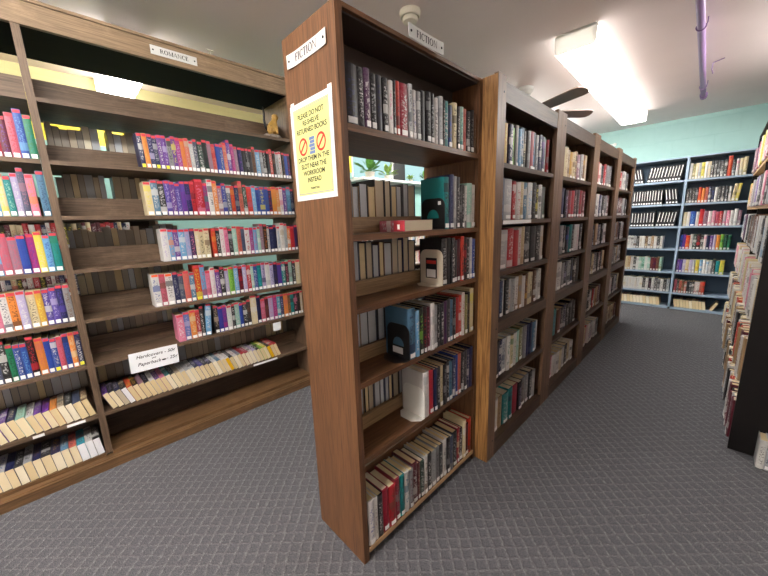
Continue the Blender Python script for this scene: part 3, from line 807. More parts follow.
fram(1, 1, 'navy/black black/white navy/slate black maroon/red:1.2 red/maroon:1.2 black/white charcoal/grey crimson/brown maroon/white', 0.19, 'second shelf of the ' + c3)
fram(1, 2, 'black/white navy/black grey/white black black/blue teal/black black/white white/silver white/pink charcoal/white', 0.19, 'third shelf of the ' + c3)
fram(1, 3, 'black/white:1.5 white/grey:1.5 grey/silver black silver/black black/blue black/white charcoal/grey', 0.19, 'fourth shelf of the ' + c3)
fram(1, 4, 'black:1.6 teal/sky:1.1 brown/red black/white navy/white black/white black charcoal/white', 0.185, 'fifth shelf of the ' + c3)
fram(1, 5, 'black/white:1.5 pink/white white/silver white/grey cream/white silver/white black/white cream/tan white/black', 0.17, 'bottom shelf of the ' + c3)
MIX = ['black/white', 'white/black', 'silver/navy', 'charcoal/white', 'red/white', 'cream/brown', 'white/grey', 'navy/white', 'grey/black', 'tan/brown', 'maroon/white', 'black/grey', 'white/red']
def rnd(n, pool=MIX, first=''):
    return (first + ' ' + ' '.join(f'{R.choice(pool)}:{R.uniform(.8, 1.35):.2f}' for _ in range(n))).strip()
for k, cn in ((2, 'fourth fiction bookcase'), (3, 'last fiction bookcase')):
    for i, nm in enumerate(('top', 'second', 'third', 'fourth', 'fifth', 'bottom')):
        first = {0: 'red/white:1.6 red/scarlet:1.3', 1: 'cream/white white/tan', 2: ('white/silver' if k == 2 else 'green/white:1.2 white/red'), 3: 'cream/white white/silver', 4: 'white/grey red/maroon', 5: ''}[i]
        fram(k, i, rnd(9 if i else 7, first=first), 0.18, f'{nm} shelf of the {cn}', jit=0.015)

# --- far wall bookcase (spines to -y, row runs along x)
def far(i, toks, x0, x1, h, name, **kw):
    a = dict(plane=FY0 + 0.012, orient='-y', kind='hardcover_book', d=0.15, jit=0.01); a.update(kw)
    row(toks, x0, x1, (FZ[i] if i < 6 else 0.03) + .0005, h=h, where=name, group='books on the ' + name, **a)
def bound(n, leans=()):
    return ' '.join('black/charcoal:%.2f' % R.uniform(.85, 1.1) + ('~%g' % leans[q] if q < len(leans) else '') for q in range(n))
BB = dict(kind='black_bound_book', hard=True, hj=0.02)
far(0, bound(3, (12, 12, 12)) + ' gap:1 ' + bound(11, (-8,) * 11), -0.87, -0.412, 0.19, 'upper far-wall shelf, first bay', **BB)
far(1, bound(11) + ' gap:1.3 ' + bound(4, (9,) * 4), -0.875, -0.4, 0.19, 'second far-wall shelf, first bay', **BB)
far(2, bound(8) + ' gap:.3 ' + bound(6, (-7,) * 6), -0.875, -0.412, 0.19, 'third far-wall shelf, first bay', **BB)
far(3, 'white/grey white/black silver/brown black/white white/tan white/silver brown/cream white/black tan/white white/silver black/white white/brown', -0.88, -0.5, 0.16, 'fourth far-wall shelf, first bay')
far(4, 'cream/tan tan/cream white/grey black/white white/silver mint/white mint/green white/mint mint/white maroon/brown maroon/plum brown/maroon mint/olive', -0.885, -0.48, 0.18, 'fifth far-wall shelf, first bay')
far(5, 'white/cream white/silver white/cream white/silver white/cream white/silver white/cream black/white white/brown black/mauve white/grey charcoal/white grey/black white/black black/white silver/charcoal', -0.885, -0.378, 0.17, 'sixth far-wall shelf, first bay')
far(0, 'white/silver olive/cream cream/white silver/grey yellow/olive:1.1 white/cream cream/white black/white charcoal/white black/silver charcoal/white:1.2 black/white scarlet/orange:1.4^1.2 black/silver:1.2 white/pink cream/silver:1.2 cream/olive:1.2^1.05', -0.335, 0.15, 0.185, 'upper far-wall shelf, second bay')
far(1, 'black/white black/silver black/white charcoal/silver scarlet/orange:1.1 orange/salmon salmon/brown:1.1 navy/white black/blue white/silver black/white charcoal/white:1.2 black/silver white/grey cream/olive:1.2^1.1~-5 yellow/cream^1.1~-5', -0.335, 0.12, 0.175, 'second far-wall shelf, second bay')
far(2, 'cream/white:1.2 white/cream blue/sky:1.7 white/silver red/scarlet:1.3^1.15 mauve/black:1.4 white/pink pink/white rose/red:1.1 red/white silver/pink pink/white white/grey white/silver^1.1 mauve/silver', -0.335, 0.17, 0.175, 'third far-wall shelf, second bay')
far(3, 'blue/navy purple/blue scarlet/orange:1.4 white/red pine/white:1.2 black/red:1.3 black/white white/pink navy/black purple/white lavender/gold orange/gold:1.2 lime/green:1.1 pine/green:1.2 green/black', -0.335, 0.12, 0.18, 'fourth far-wall shelf, second bay')
far(4, 'purple/white violet/purple lavender/white cream/gold:1.2 lavender/white silver/white yellow/gold:1.3 sky/white white/silver white/sky silver/white black/white teal/cyan:1.3 yellow/lime:1.4', -0.335, 0.1, 0.17, 'fifth far-wall shelf, second bay')
far(5, 'rose/brown:1.2^1.1 black/white salmon/black brown/tan salmon/white charcoal/black black/silver black/white white/rose white/brown salmon/brown scarlet/brown', -0.335, -0.04, 0.16, 'sixth far-wall shelf, second bay')
far(6, 'brown tan cream black tan brown cream tan black brown cream tan', -0.885, -0.45, 0.17, 'bottom far-wall shelf, first bay', kind='paperback_book', plane=FY0 + 0.02, mode='spine_up', lean=-9, d=0.11, label=False)
far(6, 'tan brown cream black tan brown cream tan black brown', -0.305, 0.0, 0.17, 'bottom far-wall shelf, second bay', kind='paperback_book', plane=FY0 + 0.02, mode='spine_up', lean=-9, d=0.11, label=False)
far(6, 'tan:1', 0.03, 0.062, 0.17, 'bottom far-wall shelf, right end', kind='paperback_book', plane=FY0 + 0.02, mode='spine_up', lean=25, d=0.12, label=False)

# --- dark bookcase across the aisle (spines to -x)
RP = ['pink/white', 'white/mauve', 'mauve/white', 'lavender/purple', 'white/pink', 'rose/white', 'yellow/white', 'purple/lavender', 'charcoal/white', 'silver/mauve', 'brown/white', 'white/navy']
RD = ['charcoal/white', 'plum/white', 'white/grey', 'black/white', 'steel/white', 'maroon/white', 'white/sky', 'brown/silver']
RW = ['white/grey', 'cream/tan', 'white/rose', 'pink/white', 'tan/brown', 'white/black', 'silver/white']
RS = ['white/grey', 'scarlet/white', 'cream/tan', 'black/white', 'tan/brown', 'white/black', 'silver/white', 'maroon/white']
def rgt(i, pool, n, y0, y1, h, name, first='', **kw):
    a = dict(plane=RX0 - 0.02, orient='-x', kind='hardcover_book', d=0.19, jit=0.02); a.update(kw)
    row(rnd(n, pool, first), y0, y1, RZ[i] + .0005, h=h, where=name, group='books on the ' + name, end='from the far end', **a)
for i, (pool, nm, h) in enumerate(((RP, 'upper right-aisle shelf', 0.23), (RP, 'second right-aisle shelf', 0.22), (RD, 'third right-aisle shelf', 0.23), (RW, 'fourth right-aisle shelf', 0.22), (RS, 'fifth right-aisle shelf', 0.22), (RS, 'bottom right-aisle shelf', 0.22))):
    pl = RX0 - (.02, .02, .024, .034, .046, .05)[i]
    rgt(i, pool, 30, RY0 + 0.03, 3.835, h, nm + ', near half', plane=pl)
    rgt(i, pool, 28, 3.865, RY1 - 0.05, h, nm + ', far half', seen=0.7, plane=pl)
# --- low bookcases on the left wall
for z in (1.15, 0.8): row(rnd(34, ['red/white', 'white/red', 'black/yellow', 'cream/red', 'maroon/white', 'navy/white']), -0.47, 0.43, z + .0005, -3.345, '+x', 0.178, 0.12, 'hardcover_book', 'low wall shelf', 'books on the low wall shelf', seen=0.1)
for z in (0.9, 0.6, 0.3): row(rnd(60, ['red/white', 'white/red', 'white/black', 'cream/red', 'black/white', 'sky/white']), 2.63, 4.56, z + .0005, -3.345, '+x', 0.2, 0.12, 'hardcover_book', 'low wall shelf', 'books on the low wall shelf', seen=0.05)


# build them: the 300 largest of each kind as things, the rest in one mesh
def build_book(b):
    root = empty(b.kind)
    root.matrix_basis = b.M
    noun = {'paperback_book': 'paperback', 'hardcover_book': 'book', 'black_bound_book': 'bound volume'}[b.kind]
    if b.kind == 'black_bound_book':
        lab = f'black bound volume, {b.ord} from left, {b.where}'
    elif b.mode == 'spine_up':
        lab = f'{b.lab} {noun} spine-up, {b.ord} {b.end}, {b.where}'
    elif 'back side' in b.where:
        lab = f'turned away {noun}, {b.ord} {b.end}, {b.where}'
    else:
        lab = f'{b.lab} {noun}, {b.ord} {b.end}, {b.where}'
    if len(lab.replace(',', '').replace('-', ' ').split()) > 16: lab = lab.replace('light blue', 'sky-blue').replace('dark grey', 'charcoal')
    if len(lab.replace(',', '').replace('-', ' ').split()) > 16: lab = lab.replace(b.lab, b.lab.split(' and ')[0], 1)
    tag(root, lab, 'paperback' if b.kind == 'paperback_book' else 'book', b.group)
    mb, k, bul = cover_mesh(b.t, b.d, b.h, b.hard)
    o = mb.build('cover', cover_mat, root)
    o['tint'] = list(PAL[b.c]); o['accent'] = list(PAL[b.acc])
    ov = 0.0035 if b.hard else 0.0008
    pg = MB().box(-b.d + ov, -bul * 1.6 - k, k, b.t - k, ov, b.h - ov)
    p = pg.build('page_block', page_mat, root)
    p['tint'] = list(b.page)
    if b.mode == 'up' and 'back side' not in b.where:
        e = 0.0004
        a0, a1 = b.t * 0.14, b.t * 0.86
        if b.sticker:
            z1 = b.h * 0.985
            MB().box(-0.001, e, a0 * .5, b.t - a0 * .5, z1 - 0.013, z1).build('genre_sticker', orange_sticker if 'o' in b.fl else red_sticker, root)
            if b.label:
                MB().box(-0.001, e, a0, a1, 0.004, 0.022).build('call_number_label', yellow_sticker if 'y' in b.fl else white_sticker, root)
        elif b.label and (b.kind == 'black_bound_book' or R.random() < 0.65):
            xx = e
            zz = 0.006 if b.kind != 'black_bound_book' else 0.01
            MB().box(-0.004, xx, a0 + b.t * .05, a1 - b.t * .05, zz, zz + 0.017).build('call_number_label', white_sticker, root)
            if b.kind == 'black_bound_book':
                MB().box(-0.004, xx, b.t * .42, b.t * .62, b.h * .3, b.h * .94).build('title_label', white_sticker, root)
            if 'o' in b.fl:
                MB().box(-0.004, xx, a0, a1, 0.032, 0.056).build('orange_dot', orange_sticker, root)

def build_mass(bs, name, label, cat):
    V = []; F = []; U = []; T = []; A = []; D = []
    for b in bs:
        mb, k, bul = cover_mesh(b.t, b.d, b.h, b.hard)
        nf = len(mb.f)
        ov = 0.0035 if b.hard else 0.0008
        mb.box(-b.d + ov, -bul * 1.6 - k, k, b.t - k, ov, b.h - ov)
        if b.label and b.mode == 'up' and 'back side' not in b.where:
            mb.box(-0.004, 0.0004, b.t * .2, b.t * .8, 0.006, 0.028)
        i = len(V); V += [tuple(b.M @ Vector(p)) for p in mb.v]
        dice = R.random()
        for q, (f, u) in enumerate(zip(mb.f, mb.uv)):
            F.append([i + x for x in f]); U.append(u)
            ti, ac = (PAL[b.c], PAL[b.acc]) if q < nf else ((b.page, b.page) if q < nf + 6 else (PAL['white'], PAL['white']))
            T.append(ti); A.append(ac); D.append(dice)
    me = bpy.data.meshes.new(name)
    me.from_pydata(V, [], F)
    uvl = me.uv_layers.new(name='UVMap')
    k = 0
    for u in U:
        for q in u: uvl.data[k].uv = q; k += 1
    for nm, data in (('tint', T), ('accent', A)):
        at = me.attributes.new(nm, 'FLOAT_COLOR', 'FACE')
        for j, c in enumerate(data): at.data[j].color = c4(c)
    at = me.attributes.new('dice', 'FLOAT', 'FACE')
    for j, c in enumerate(D): at.data[j].value = c
    me.materials.append(mass_mat)
    o = bpy.data.objects.new(name, me)
    COL.objects.link(o)
    tag(o, label, cat, kind='stuff')

for kind in ('paperback_book', 'hardcover_book', 'black_bound_book'):
    bs = sorted([b for b in BOOKS if b.kind == kind], key=lambda b: -b.area)
    for b in bs[:300]: build_book(b)
    if len(bs) > 300:
        if kind == 'paperback_book': build_mass(bs[300:], 'shelved_paperbacks', 'small far paperbacks filling the remaining shelves', 'paperbacks')
        else: build_mass(bs[300:], 'shelved_books', 'small far books filling the remaining fiction shelves', 'books')

# the book lying flat on the second front fiction shelf
fb = empty('hardcover_book', (0, 0, 0), 'pink and red book lying flat on the second front fiction shelf', 'book')
fb.matrix_basis = Matrix.Translation((-0.787, 0.882, UZ[1] + .0006)) @ Matrix.Rotation(radians(3), 4, 'Z') @ Matrix(((0, 0, -1, 0), (-1, 0, 0, 0), (0, 1, 0, 0), (0, 0, 0, 1)))
mb, k, bul = cover_mesh(0.04, 0.178, 0.122, False)
o = mb.build('cover', cover_mat, fb); o['tint'] = list(PAL['rose']); o['accent'] = list(PAL['white'])
pg = MB().box(-0.176, -0.003, 0.0012, 0.0388, 0.001, 0.121); o = pg.build('page_block', page_mat, fb); o['tint'] = list(rgb(206, 196, 172))
MB().box(-0.0005, 0.0005, 0.002, 0.038, 0.001, 0.05).build('red_spine_band', red_sticker, fb)
MB().box(-0.001, 0.0009, 0.008, 0.026, 0.022, 0.034).build('spine_label', white_sticker, fb)

# ------------------------------------------------------------------ bookends
def bookend(y, z, mat, h, wdt, label, cut=True, x0=-0.796, fl=0.055):
    r = empty('bookend', (x0, y, z + .0007), label, 'bookend', 'metal bookends on the front fiction bookcase')
    n = 10
    out = [(0, 0), (wdt, 0), (wdt, h - 0.03)] + [(wdt - 0.03 + 0.03 * cos(a), h - 0.03 + 0.03 * sin(a)) for a in [pi / 2 * q / 6 for q in range(1, 7)]] + \
          [(0.03 + 0.03 * cos(a), h - 0.03 + 0.03 * sin(a)) for a in [pi / 2 + pi / 2 * q / 6 for q in range(0, 6)]] + [(0, h - 0.03)]
    bm = bmesh.new()
    # plate drawn in (x,z), hole filled by triangulation
    def loop(pts):
        vs = [bm.verts.new((-p[0], 0, p[1])) for p in pts]
        return [bm.edges.new((vs[q], vs[(q + 1) % len(vs)])) for q in range(len(vs))]
    ed = loop(out)
    if cut:
        c = wdt / 2; rr = wdt * 0.26; zb = h * .36
        ed += loop([(c - rr, zb), (c + rr, zb)] + [(c + rr * cos(a), zb + rr * 1.15 * sin(a)) for a in [pi * q / 12 for q in range(1, 12)]])
    g = bmesh.ops.triangle_fill(bm, use_beauty=True, edges=ed)
    ex = bmesh.ops.extrude_face_region(bm, geom=bm.faces[:])
    bmesh.ops.translate(bm, verts=[v for v in ex['geom'] if isinstance(v, bmesh.types.BMVert)], vec=(0, -0.002, 0))
    bmesh.ops.recalc_face_normals(bm, faces=bm.faces[:])
    me = bpy.data.meshes.new('upright_plate'); bm.to_mesh(me); bm.free()
    me.materials.append(mat)
    o = bpy.data.objects.new('upright_plate', me); COL.objects.link(o); o.parent = r
    ft = [(0, 0), (-0, -0.085)]
    f = MB().prism([(-wdt, -fl + 0.03), (-wdt + .03, -fl), (-0.03, -fl), (0, -fl + .03), (0, -0.002), (-wdt, -0.002)], 0.0004, 0.002)
    f.build('foot', mat, r)
    return r
b_ = bookend(1.1255, UZ[1], black_paint, 0.125, 0.118, 'black bookend with a half-round hole against the teal book', x0=-0.785, fl=0.05)
MB().box(-0.032, -0.018, -0.003, -0.0022, 0.098, 0.112).build('white_tag', white_sticker, b_)
b_ = bookend(1.116, UZ[2], beige_metal, 0.15, 0.118, 'beige bookend with a dark picture label on the third shelf', cut=False, x0=-0.787)
MB().box(-0.088, -0.03, -0.003, -0.0022, 0.028, 0.115).build('picture_label', black_ink, b_)
MB().box(-0.084, -0.034, -0.0038, -0.0031, 0.09, 0.104).build('red_picture', red_ink, b_)
MB().box(-0.082, -0.036, -0.0038, -0.0031, 0.032, 0.066).build('barcode_label', white_sticker, b_)
b_ = bookend(0.895, UZ[3], black_paint, 0.14, 0.118, 'black bookend with an arched hole against the blue book', x0=-0.785)
MB().box(-0.088, -0.034, -0.003, -0.0022, 0.018, 0.044).build('barcode_label', white_sticker, b_)
b_ = bookend(0.983, UZ[4], white_metal, 0.135, 0.118, 'white bookend against the white book on the fifth shelf', cut=False, x0=-0.785)

# ------------------------------------------------------------------ lettering
def glyph(ch):
    """serif capitals in a box 1 high; list of polygons, advance"""
    T, t, s = 0.19, 0.085, 0.06
    def stem(x, w=T): return [(x, 0), (x + w, 0), (x + w, 1), (x, 1)]
    def ser(x, w, y): return [(x - .07, y), (x + w + .07, y), (x + w + .07, y + s), (x - .07, y + s)]
    def arc(cx, cy, rx, ry, a0, a1, n=14):
        P = []
        for q in range(n):
            u, v = a0 + (a1 - a0) * q / n, a0 + (a1 - a0) * (q + 1) / n
            w = lambda a: t + (T - t) * abs(cos(a)) ** 1.5
            f = lambda a, k: (cx + (rx - k * w(a)) * cos(a), cy + (ry - k * w(a)) * sin(a))
            P.append([f(u, 0), f(v, 0), f(v, 1), f(u, 1)])
        return P
    if ch == 'I': return [stem(.1), ser(.1, T, 0), ser(.1, T, 1 - s)], .42
    if ch == 'F': return [stem(.1), ser(.1, T, 0), ser(.1, T, 1 - s), [(.2, 1 - t), (.66, 1 - t), (.66, 1), (.2, 1)], [(.62, .78), (.67, .78), (.67, 1), (.62, 1)], [(.2, .5), (.5, .5), (.5, .5 + t), (.2, .5 + t)], [(.47, .4), (.52, .4), (.52, .66), (.47, .66)]], .74
    if ch == 'T': return [stem(.3), ser(.3, T, 0), [(.02, 1 - t), (.73, 1 - t), (.73, 1), (.02, 1)], [(.02, .76), (.07, .76), (.07, 1), (.02, 1)], [(.68, .76), (.73, .76), (.73, 1), (.68, 1)]], .8
    if ch == 'C': return arc(.5, .5, .44, .52, radians(45), radians(315), 20) + [[(.76, .66), (.81, .66), (.81, .98), (.76, .98)]], .9
    if ch == 'O': return arc(.5, .5, .46, .52, 0, 2 * pi, 26), 1.02
    if ch == 'N': return [stem(.12, t), stem(.78, t), ser(.12, t, 0), ser(.78, t, 1 - s), ser(.1, t, 1 - s), [(.1, 1), (.26, 1), (.835, 0), (.74, 0)]], .98
    if ch == 'R': return [stem(.1), ser(.1, T, 0), ser(.1, T, 1 - s), [(.2, 1 - t), (.45, 1 - t), (.45, 1), (.2, 1)], [(.2, .47), (.45, .47), (.45, .47 + t), (.2, .47 + t)]] + arc(.43, .735, .25, .265, -pi / 2, pi / 2, 12) + [[(.4, .48), (.54, .48), (.82, 0), (.66, 0)], [(.66, 0), (.9, 0), (.9, s), (.66, s)]], .9
    if ch == 'M': return [stem(.1, t), stem(.86, T), ser(.1, t, 0), ser(.86, T, 0), ser(.1, t, 1 - s), ser(.86, T, 1 - s), [(.1, 1), (.25, 1), (.6, .05), (.5, 0)], [(.86, 1), (.92, 1), (.58, 0), (.5, 0)]], 1.14
    if ch == 'A': return [[(.06, 0), (.12, 0), (.46, 1), (.4, 1)], [(.38, 1), (.52, 1), (.88, 0), (.72, 0)], [(.22, .3), (.68, .3), (.68, .3 + t), (.22, .3 + t)], ser(.06, t, 0), ser(.72, T, 0)], .94
    if ch == 'E': return glyph('F')[0] + [[(.2, 0), (.7, 0), (.7, t), (.2, t)], [(.66, 0), (.71, 0), (.71, .24), (.66, .24)]], .8
    return [], .4

def sign(name, M, wdt, hgt, text, lh, label, bend, mat=white_pl, screws=True):
    """engraved plate: M maps plate coordinates (x right, y up, z towards the reader)"""
    r = empty(name, M.translation, label, 'sign', None)
    Q = Matrix.Translation(-M.translation) @ M
    def bf(x, y, z):
        return Q @ Vector((x, y, z + bend(x / wdt)))
    mb = MB(); N = 14
    for q in range(N):
        a, b = -wdt / 2 + wdt * q / N, -wdt / 2 + wdt * (q + 1) / N
        h = hgt / 2; z0, z1 = 0.0008, 0.0028
        fc_ = [[(a, -h, z1), (b, -h, z1), (b, h, z1), (a, h, z1)], [(a, h, z0), (b, h, z0), (b, -h, z0), (a, -h, z0)], [(a, -h, z0), (b, -h, z0), (b, -h, z1), (a, -h, z1)], [(b, h, z0), (a, h, z0), (a, h, z1), (b, h, z1)]]
        if q == 0: fc_.append([(a, h, z0), (a, -h, z0), (a, -h, z1), (a, h, z1)])
        if q == N - 1: fc_.append([(b, -h, z0), (b, h, z0), (b, h, z1), (b, -h, z1)])
        for f in fc_: mb.poly([bf(*p) for p in f])
    mb.build('plate', mat, r)
    adv = sum(glyph(c)[1] for c in text) * lh
    x = -adv / 2
    tx = MB()
    for c in text:
        ps, a = glyph(c)
        for p in ps:
            tx.poly([bf(x + u * lh, (v - .5) * lh, 0.0045) for u, v in p])
        x += a * lh
    tx.build('lettering', black_ink, r)
    if screws:
        for sx in (-1, 1):
            px_ = sx * (wdt / 2 - 0.012)
            s_ = MB(); s_.lathe([(0, 0.0025), (0.003, 0.002), (0.0042, 0)], 10, Q @ Matrix.Translation((px_, 0, 0.003 + bend(px_ / wdt))))
            s_.build('screw', black_paint, r)
    return r
MXP = Matrix(((0, 0, 1, 0), (1, 0, 0, 0), (0, 1, 0, 0), (0, 0, 0, 1)))        # plate facing +x
MYN = Matrix(((1, 0, 0, 0), (0, 0, -1, 0), (0, 1, 0, 0), (0, 0, 0, 1)))       # plate facing -y
sign('sign', Matrix.Translation((LX0 + 0.0042, 0.612, 2.19)) @ MXP, 0.222, 0.043, 'ROMANCE', 0.0205, 'white ROMANCE sign screwed to the worn walnut header rail', lambda u: 0)
sign('sign', Matrix.Translation((UXF + 0.0004, 0.998, 1.858)) @ MXP, 0.19, 0.04, 'FICTION', 0.0215, 'white FICTION sign on the top edge above the front shelf of books', lambda u: 0.003 * (1 - cos(pi * u)) + 0.012)
sign('sign', Matrix.Translation((-0.932, 0.62, 1.767)) @ MYN, 0.212, 0.04, 'FICTION', 0.0225, 'white FICTION sign on the oak end panel above the yellow notice', lambda u: 0.0005 + 0.05 * abs(min(0, u + .28)) ** 1.6 + 0.03 * max(0, u - .25) ** 1.6)

DG = None
def text_mesh(body, size, M, mat, parent, name='lettering', shear=0.0, offset=0.0, align='CENTER', spacing=1.0):
    cu = bpy.data.curves.new('lettering', 'FONT')
    cu.body = body; cu.size = size; cu.align_x = align; cu.shear = shear; cu.offset = offset; cu.space_character = spacing
    ob = bpy.data.objects.new('lettering_source', cu); COL.objects.link(ob)
    dg = bpy.context.evaluated_depsgraph_get(); dg.update()
    me = bpy.data.meshes.new_from_object(ob.evaluated_get(dg))
    bpy.data.objects.remove(ob)
    me.transform(M); me.materials.clear(); me.materials.append(mat)
    o = bpy.data.objects.new(name, me); COL.objects.link(o); o.parent = parent
    return o

# yellow notice
nx, nz = -0.934, 1.488
nt = empty('notice', (nx, 0.62, nz), 'laminated yellow notice asking readers not to re-shelve returned books', 'notice')
Rn = Matrix(((1, 0, 0, 0), (0, 0, -1, 0), (0, 1, 0, 0), (0, 0, 0, 1)))
def nrect(name, x0, x1, y0, y1, z, mat, par=nt):
    mb = MB(); mb.poly([Rn @ Vector(p) for p in ((x0, y0, z), (x1, y0, z), (x1, y1, z), (x0, y1, z))]); return mb.build(name, mat, par)
def nbox(name, x0, x1, y0, y1, z0, z1, mat, par=nt):
    return MB().box(x0, x1, y0, y1, z0, z1, Rn).build(name, mat, par)
nbox('laminate_sheet', -0.116, 0.116, -0.152, 0.15, 0.0006, 0.0022, laminate)
nbox('yellow_sheet', -0.1, 0.1, -0.136, 0.134, 0.0023, 0.0026, yellow_paper)
bo = MB()
for a in ((-.096, .096, -.132, -.1302), (-.096, .096, .1282, .13), (-.096, -.0942, -.1302, .1282), (.0942, .096, -.1302, .1282)): bo.box(*a, 0.0027, 0.0029, Rn)
bo.build('border_line', grey_ink, nt)
Tn = lambda y: Rn @ Matrix.Translation((0, y, 0.003))
for body, y, sz in (('PLEASE DO NOT', .100, .0205), ('RE-SHELVE', .078, .0205), ('RETURNED BOOKS', .056, .0205), ('DROP THEM IN THE', -.030, .0205), ('SLOT NEAR THE', -.052, .0205), ('WORKROOM', -.074, .0205), ('INSTEAD', -.096, .0205), ('THANK YOU', -.119, .009)):
    text_mesh(body, sz, Tn(y), black_ink, nt, spacing=0.95, offset=0.0004)
for cx in (-0.052, 0.05):
    mb = MB(); N = 24
    for q in range(N):
        a, b = 2 * pi * q / N, 2 * pi * (q + 1) / N
        mb.poly([Rn @ Vector((cx + r * cos(t), 0.016 + r * sin(t) * 1.08, 0.003)) for r, t in ((.0175, a), (.0175, b), (.0255, b), (.0255, a))][::-1] if False else [Rn @ Vector((cx + r * cos(t), 0.016 + r * sin(t) * 1.08, 0.003)) for r, t in ((.019, a), (.0255, a), (.0255, b), (.019, b))])
    d = 0.0032
    mb.poly([Rn @ Vector((cx + x, 0.016 + y, 0.0031)) for x, y in ((-.015 - d, -.013), (-.015 + d, -.017), (.015 + d, .013), (.015 - d, .017))])
    mb.build('prohibition_symbol', red_ink, nt)
bk = MB()
for q, (dx, wd) in enumerate(((0, .03), (.002, .027), (-.001, .031), (.001, .026), (0, .029))):
    bk.box(dx - wd / 2, dx + wd / 2, -.012 + q * .0105, -.012 + q * .0105 + .0088, .0027, .003, Rn)
bk.build('printed_book_stack', blue_ink, nt)
for sx, sy in ((-.1, .146), (.108, .146)):
    nbox('tape', sx - .01, sx + .01, sy - .008, sy + .012, .0024, .0027, white_sticker)

# price card
pc = empty('price_card', (LX0 + 0.004, 0.286, 0.532), 'white handwritten price card hung on a romance shelf edge', 'card')
Q = Matrix.Rotation(radians(-1), 4, 'X') @ MXP
MB().box(-0.117, 0.117, -0.057, 0.057, 0.0005, 0.0013, Q).build('card', paper_white, pc)
for body, x, y, s_ in (('Hardcovers - 50\u00a2', 0.008, 0.020, .026), ('and', -0.005, 0.004, .013), ('Paperback', -0.028, -0.024, .026), ('- 25\u00a2', 0.082, -0.022, .026)):
    text_mesh(body, s_, Q @ Matrix.Translation((x, y, 0.0016)), black_ink, pc, name='handwriting', shear=0.3, offset=0.0003, spacing=1.02)
mb = MB(); mb.poly([Q @ Vector((0.043 + .012 * cos(a), -0.018 + .0045 * sin(a), 0.0017)) for a in [2 * pi * q / 14 for q in range(14)]]); mb.build('scribble', black_ink, pc)
wc = empty('white_card', (LX0 + 0.004, 1.04, 0.535), 'small blank white card under the sixth romance shelf', 'card')
MB().box(-0.03, 0.03, -0.03, 0.03, 0.0005, 0.0013, MXP).build('card', paper_white, wc)

# figurine on the top shelf
fg = empty('figurine', (-2.30, 1.19, SB[0] + .0045), 'small gilded figurine on a stony base, top romance shelf end', 'figurine')
mb = MB()
Mb = Matrix.Translation((0, .012, .075)) @ Matrix.Rotation(radians(-18), 4, 'X') @ Matrix.Diagonal((.8, 1, 1, 1))
mb.lathe([(0, -.05), (.02, -.046), (.034, -.03), (.038, -.008), (.034, .018), (.026, .038), (.02, .05), (.018, .06), (.023, .072), (.024, .084), (.016, .096), (0, .1)], 18, Mb)
o = mb.build('body', gold_paint, fg, smooth=True)
mb = MB()
for s_ in (-1, 1):
    mb.tube([(.016, .012 + s_ * .018, .085), (.03, .008 + s_ * .02, .06), (.034, .008 + s_ * .018, .034)], [.011, .009, .008], 8)
mb.build('limbs', gold_paint, fg, smooth=True)
mb = MB()
mb.tube([(-.01, -.018, .05), (-.01, -.036, .08), (-.006, -.044, .12), (-.004, -.04, .165), (-.004, -.046, .205)], [.009, .009, .008, .006, .004], 10)
mb.build('tail', black_paint, fg, smooth=True)
def blob(mb, c, r, sq=0.7, rr=R):
    bm = bmesh.new(); bmesh.ops.create_icosphere(bm, subdivisions=2, radius=r)
    for v in bm.verts:
        k = 1 + rr.uniform(-.12, .12); v.co = Vector((v.co.x * k, v.co.y * k, v.co.z * k * sq)) + Vector(c)
    i = len(mb.v); mb.v += [tuple(v.co) for v in bm.verts]
    for f in bm.faces: mb.f.append([i + v.index for v in f.verts]); mb.uv.append([(-1, 0)] * 3)
    bm.free()
mb = MB()
for c, r in (((0, -.035, .017), .024), ((.01, .0, .017), .026), ((0, .04, .019), .027), ((-.02, .07, .016), .022), ((-.02, .02, .02), .028)): blob(mb, c, r)
mb.build('stone_base', stone_grey, fg, smooth=True)

# ------------------------------------------------------------------ ceiling things
sd = empty('smoke_detector', (-1.40, 1.655, CEIL), 'round cream smoke detector on the ceiling behind the FICTION sign', 'smoke detector')
mb = MB(); mb.lathe([(0, -.001), (.06, -.001), (.062, -.012), (.057, -.03), (.052, -.034)], 28); mb.build('base', cream_pl, sd, smooth=False)
mb = MB(); mb.lathe([(.043, -.032), (.045, -.045), (.04, -.056), (.02, -.062), (0, -.062)], 28); mb.build('sensor_cap', cream_pl, sd)

fan = empty('ceiling_fan', (-1.426, 3.33, CEIL), 'ceiling fan with dark brown blades above the fiction row', 'fan')
mb = MB(); mb.lathe([(0, -.002), (.075, -.002), (.075, -.03), (.05, -.06), (.02, -.065)], 24); mb.build('canopy', white_pl, fan)
mb = MB(); mb.lathe([(.016, -.06), (.016, -.1)], 12); mb.build('downrod', white_pl, fan)
mb = MB(); mb.lathe([(.02, -.098), (.085, -.105), (.105, -.13), (.105, -.2), (.085, -.225), (.05, -.235), (0, -.235)], 28); mb.build('motor_housing', white_pl, fan, smooth=False)
for q in range(5):
    a = radians(-24.6 + 71.5 * q)
    Mz = Matrix.Rotation(a, 4, 'Z') @ Matrix.Translation((0, 0, -.235)) @ Matrix.Rotation(radians(-13), 4, 'X')
    out = [(.17, -.048), (.3, -.058), (.58, -.066), (.625, -.058), (.648, -.03), (.652, 0), (.648, .03), (.625, .058), (.58, .066), (.3, .058), (.17, .048)]
    MB().prism(out, -.004, .004, Mz).build('blade', fan_wood, fan)
    MB().prism([(.085, -.015), (.2, -.03), (.23, 0), (.2, .03), (.085, .015)], .0045, .010, Mz).build('blade_arm', white_pl, fan)

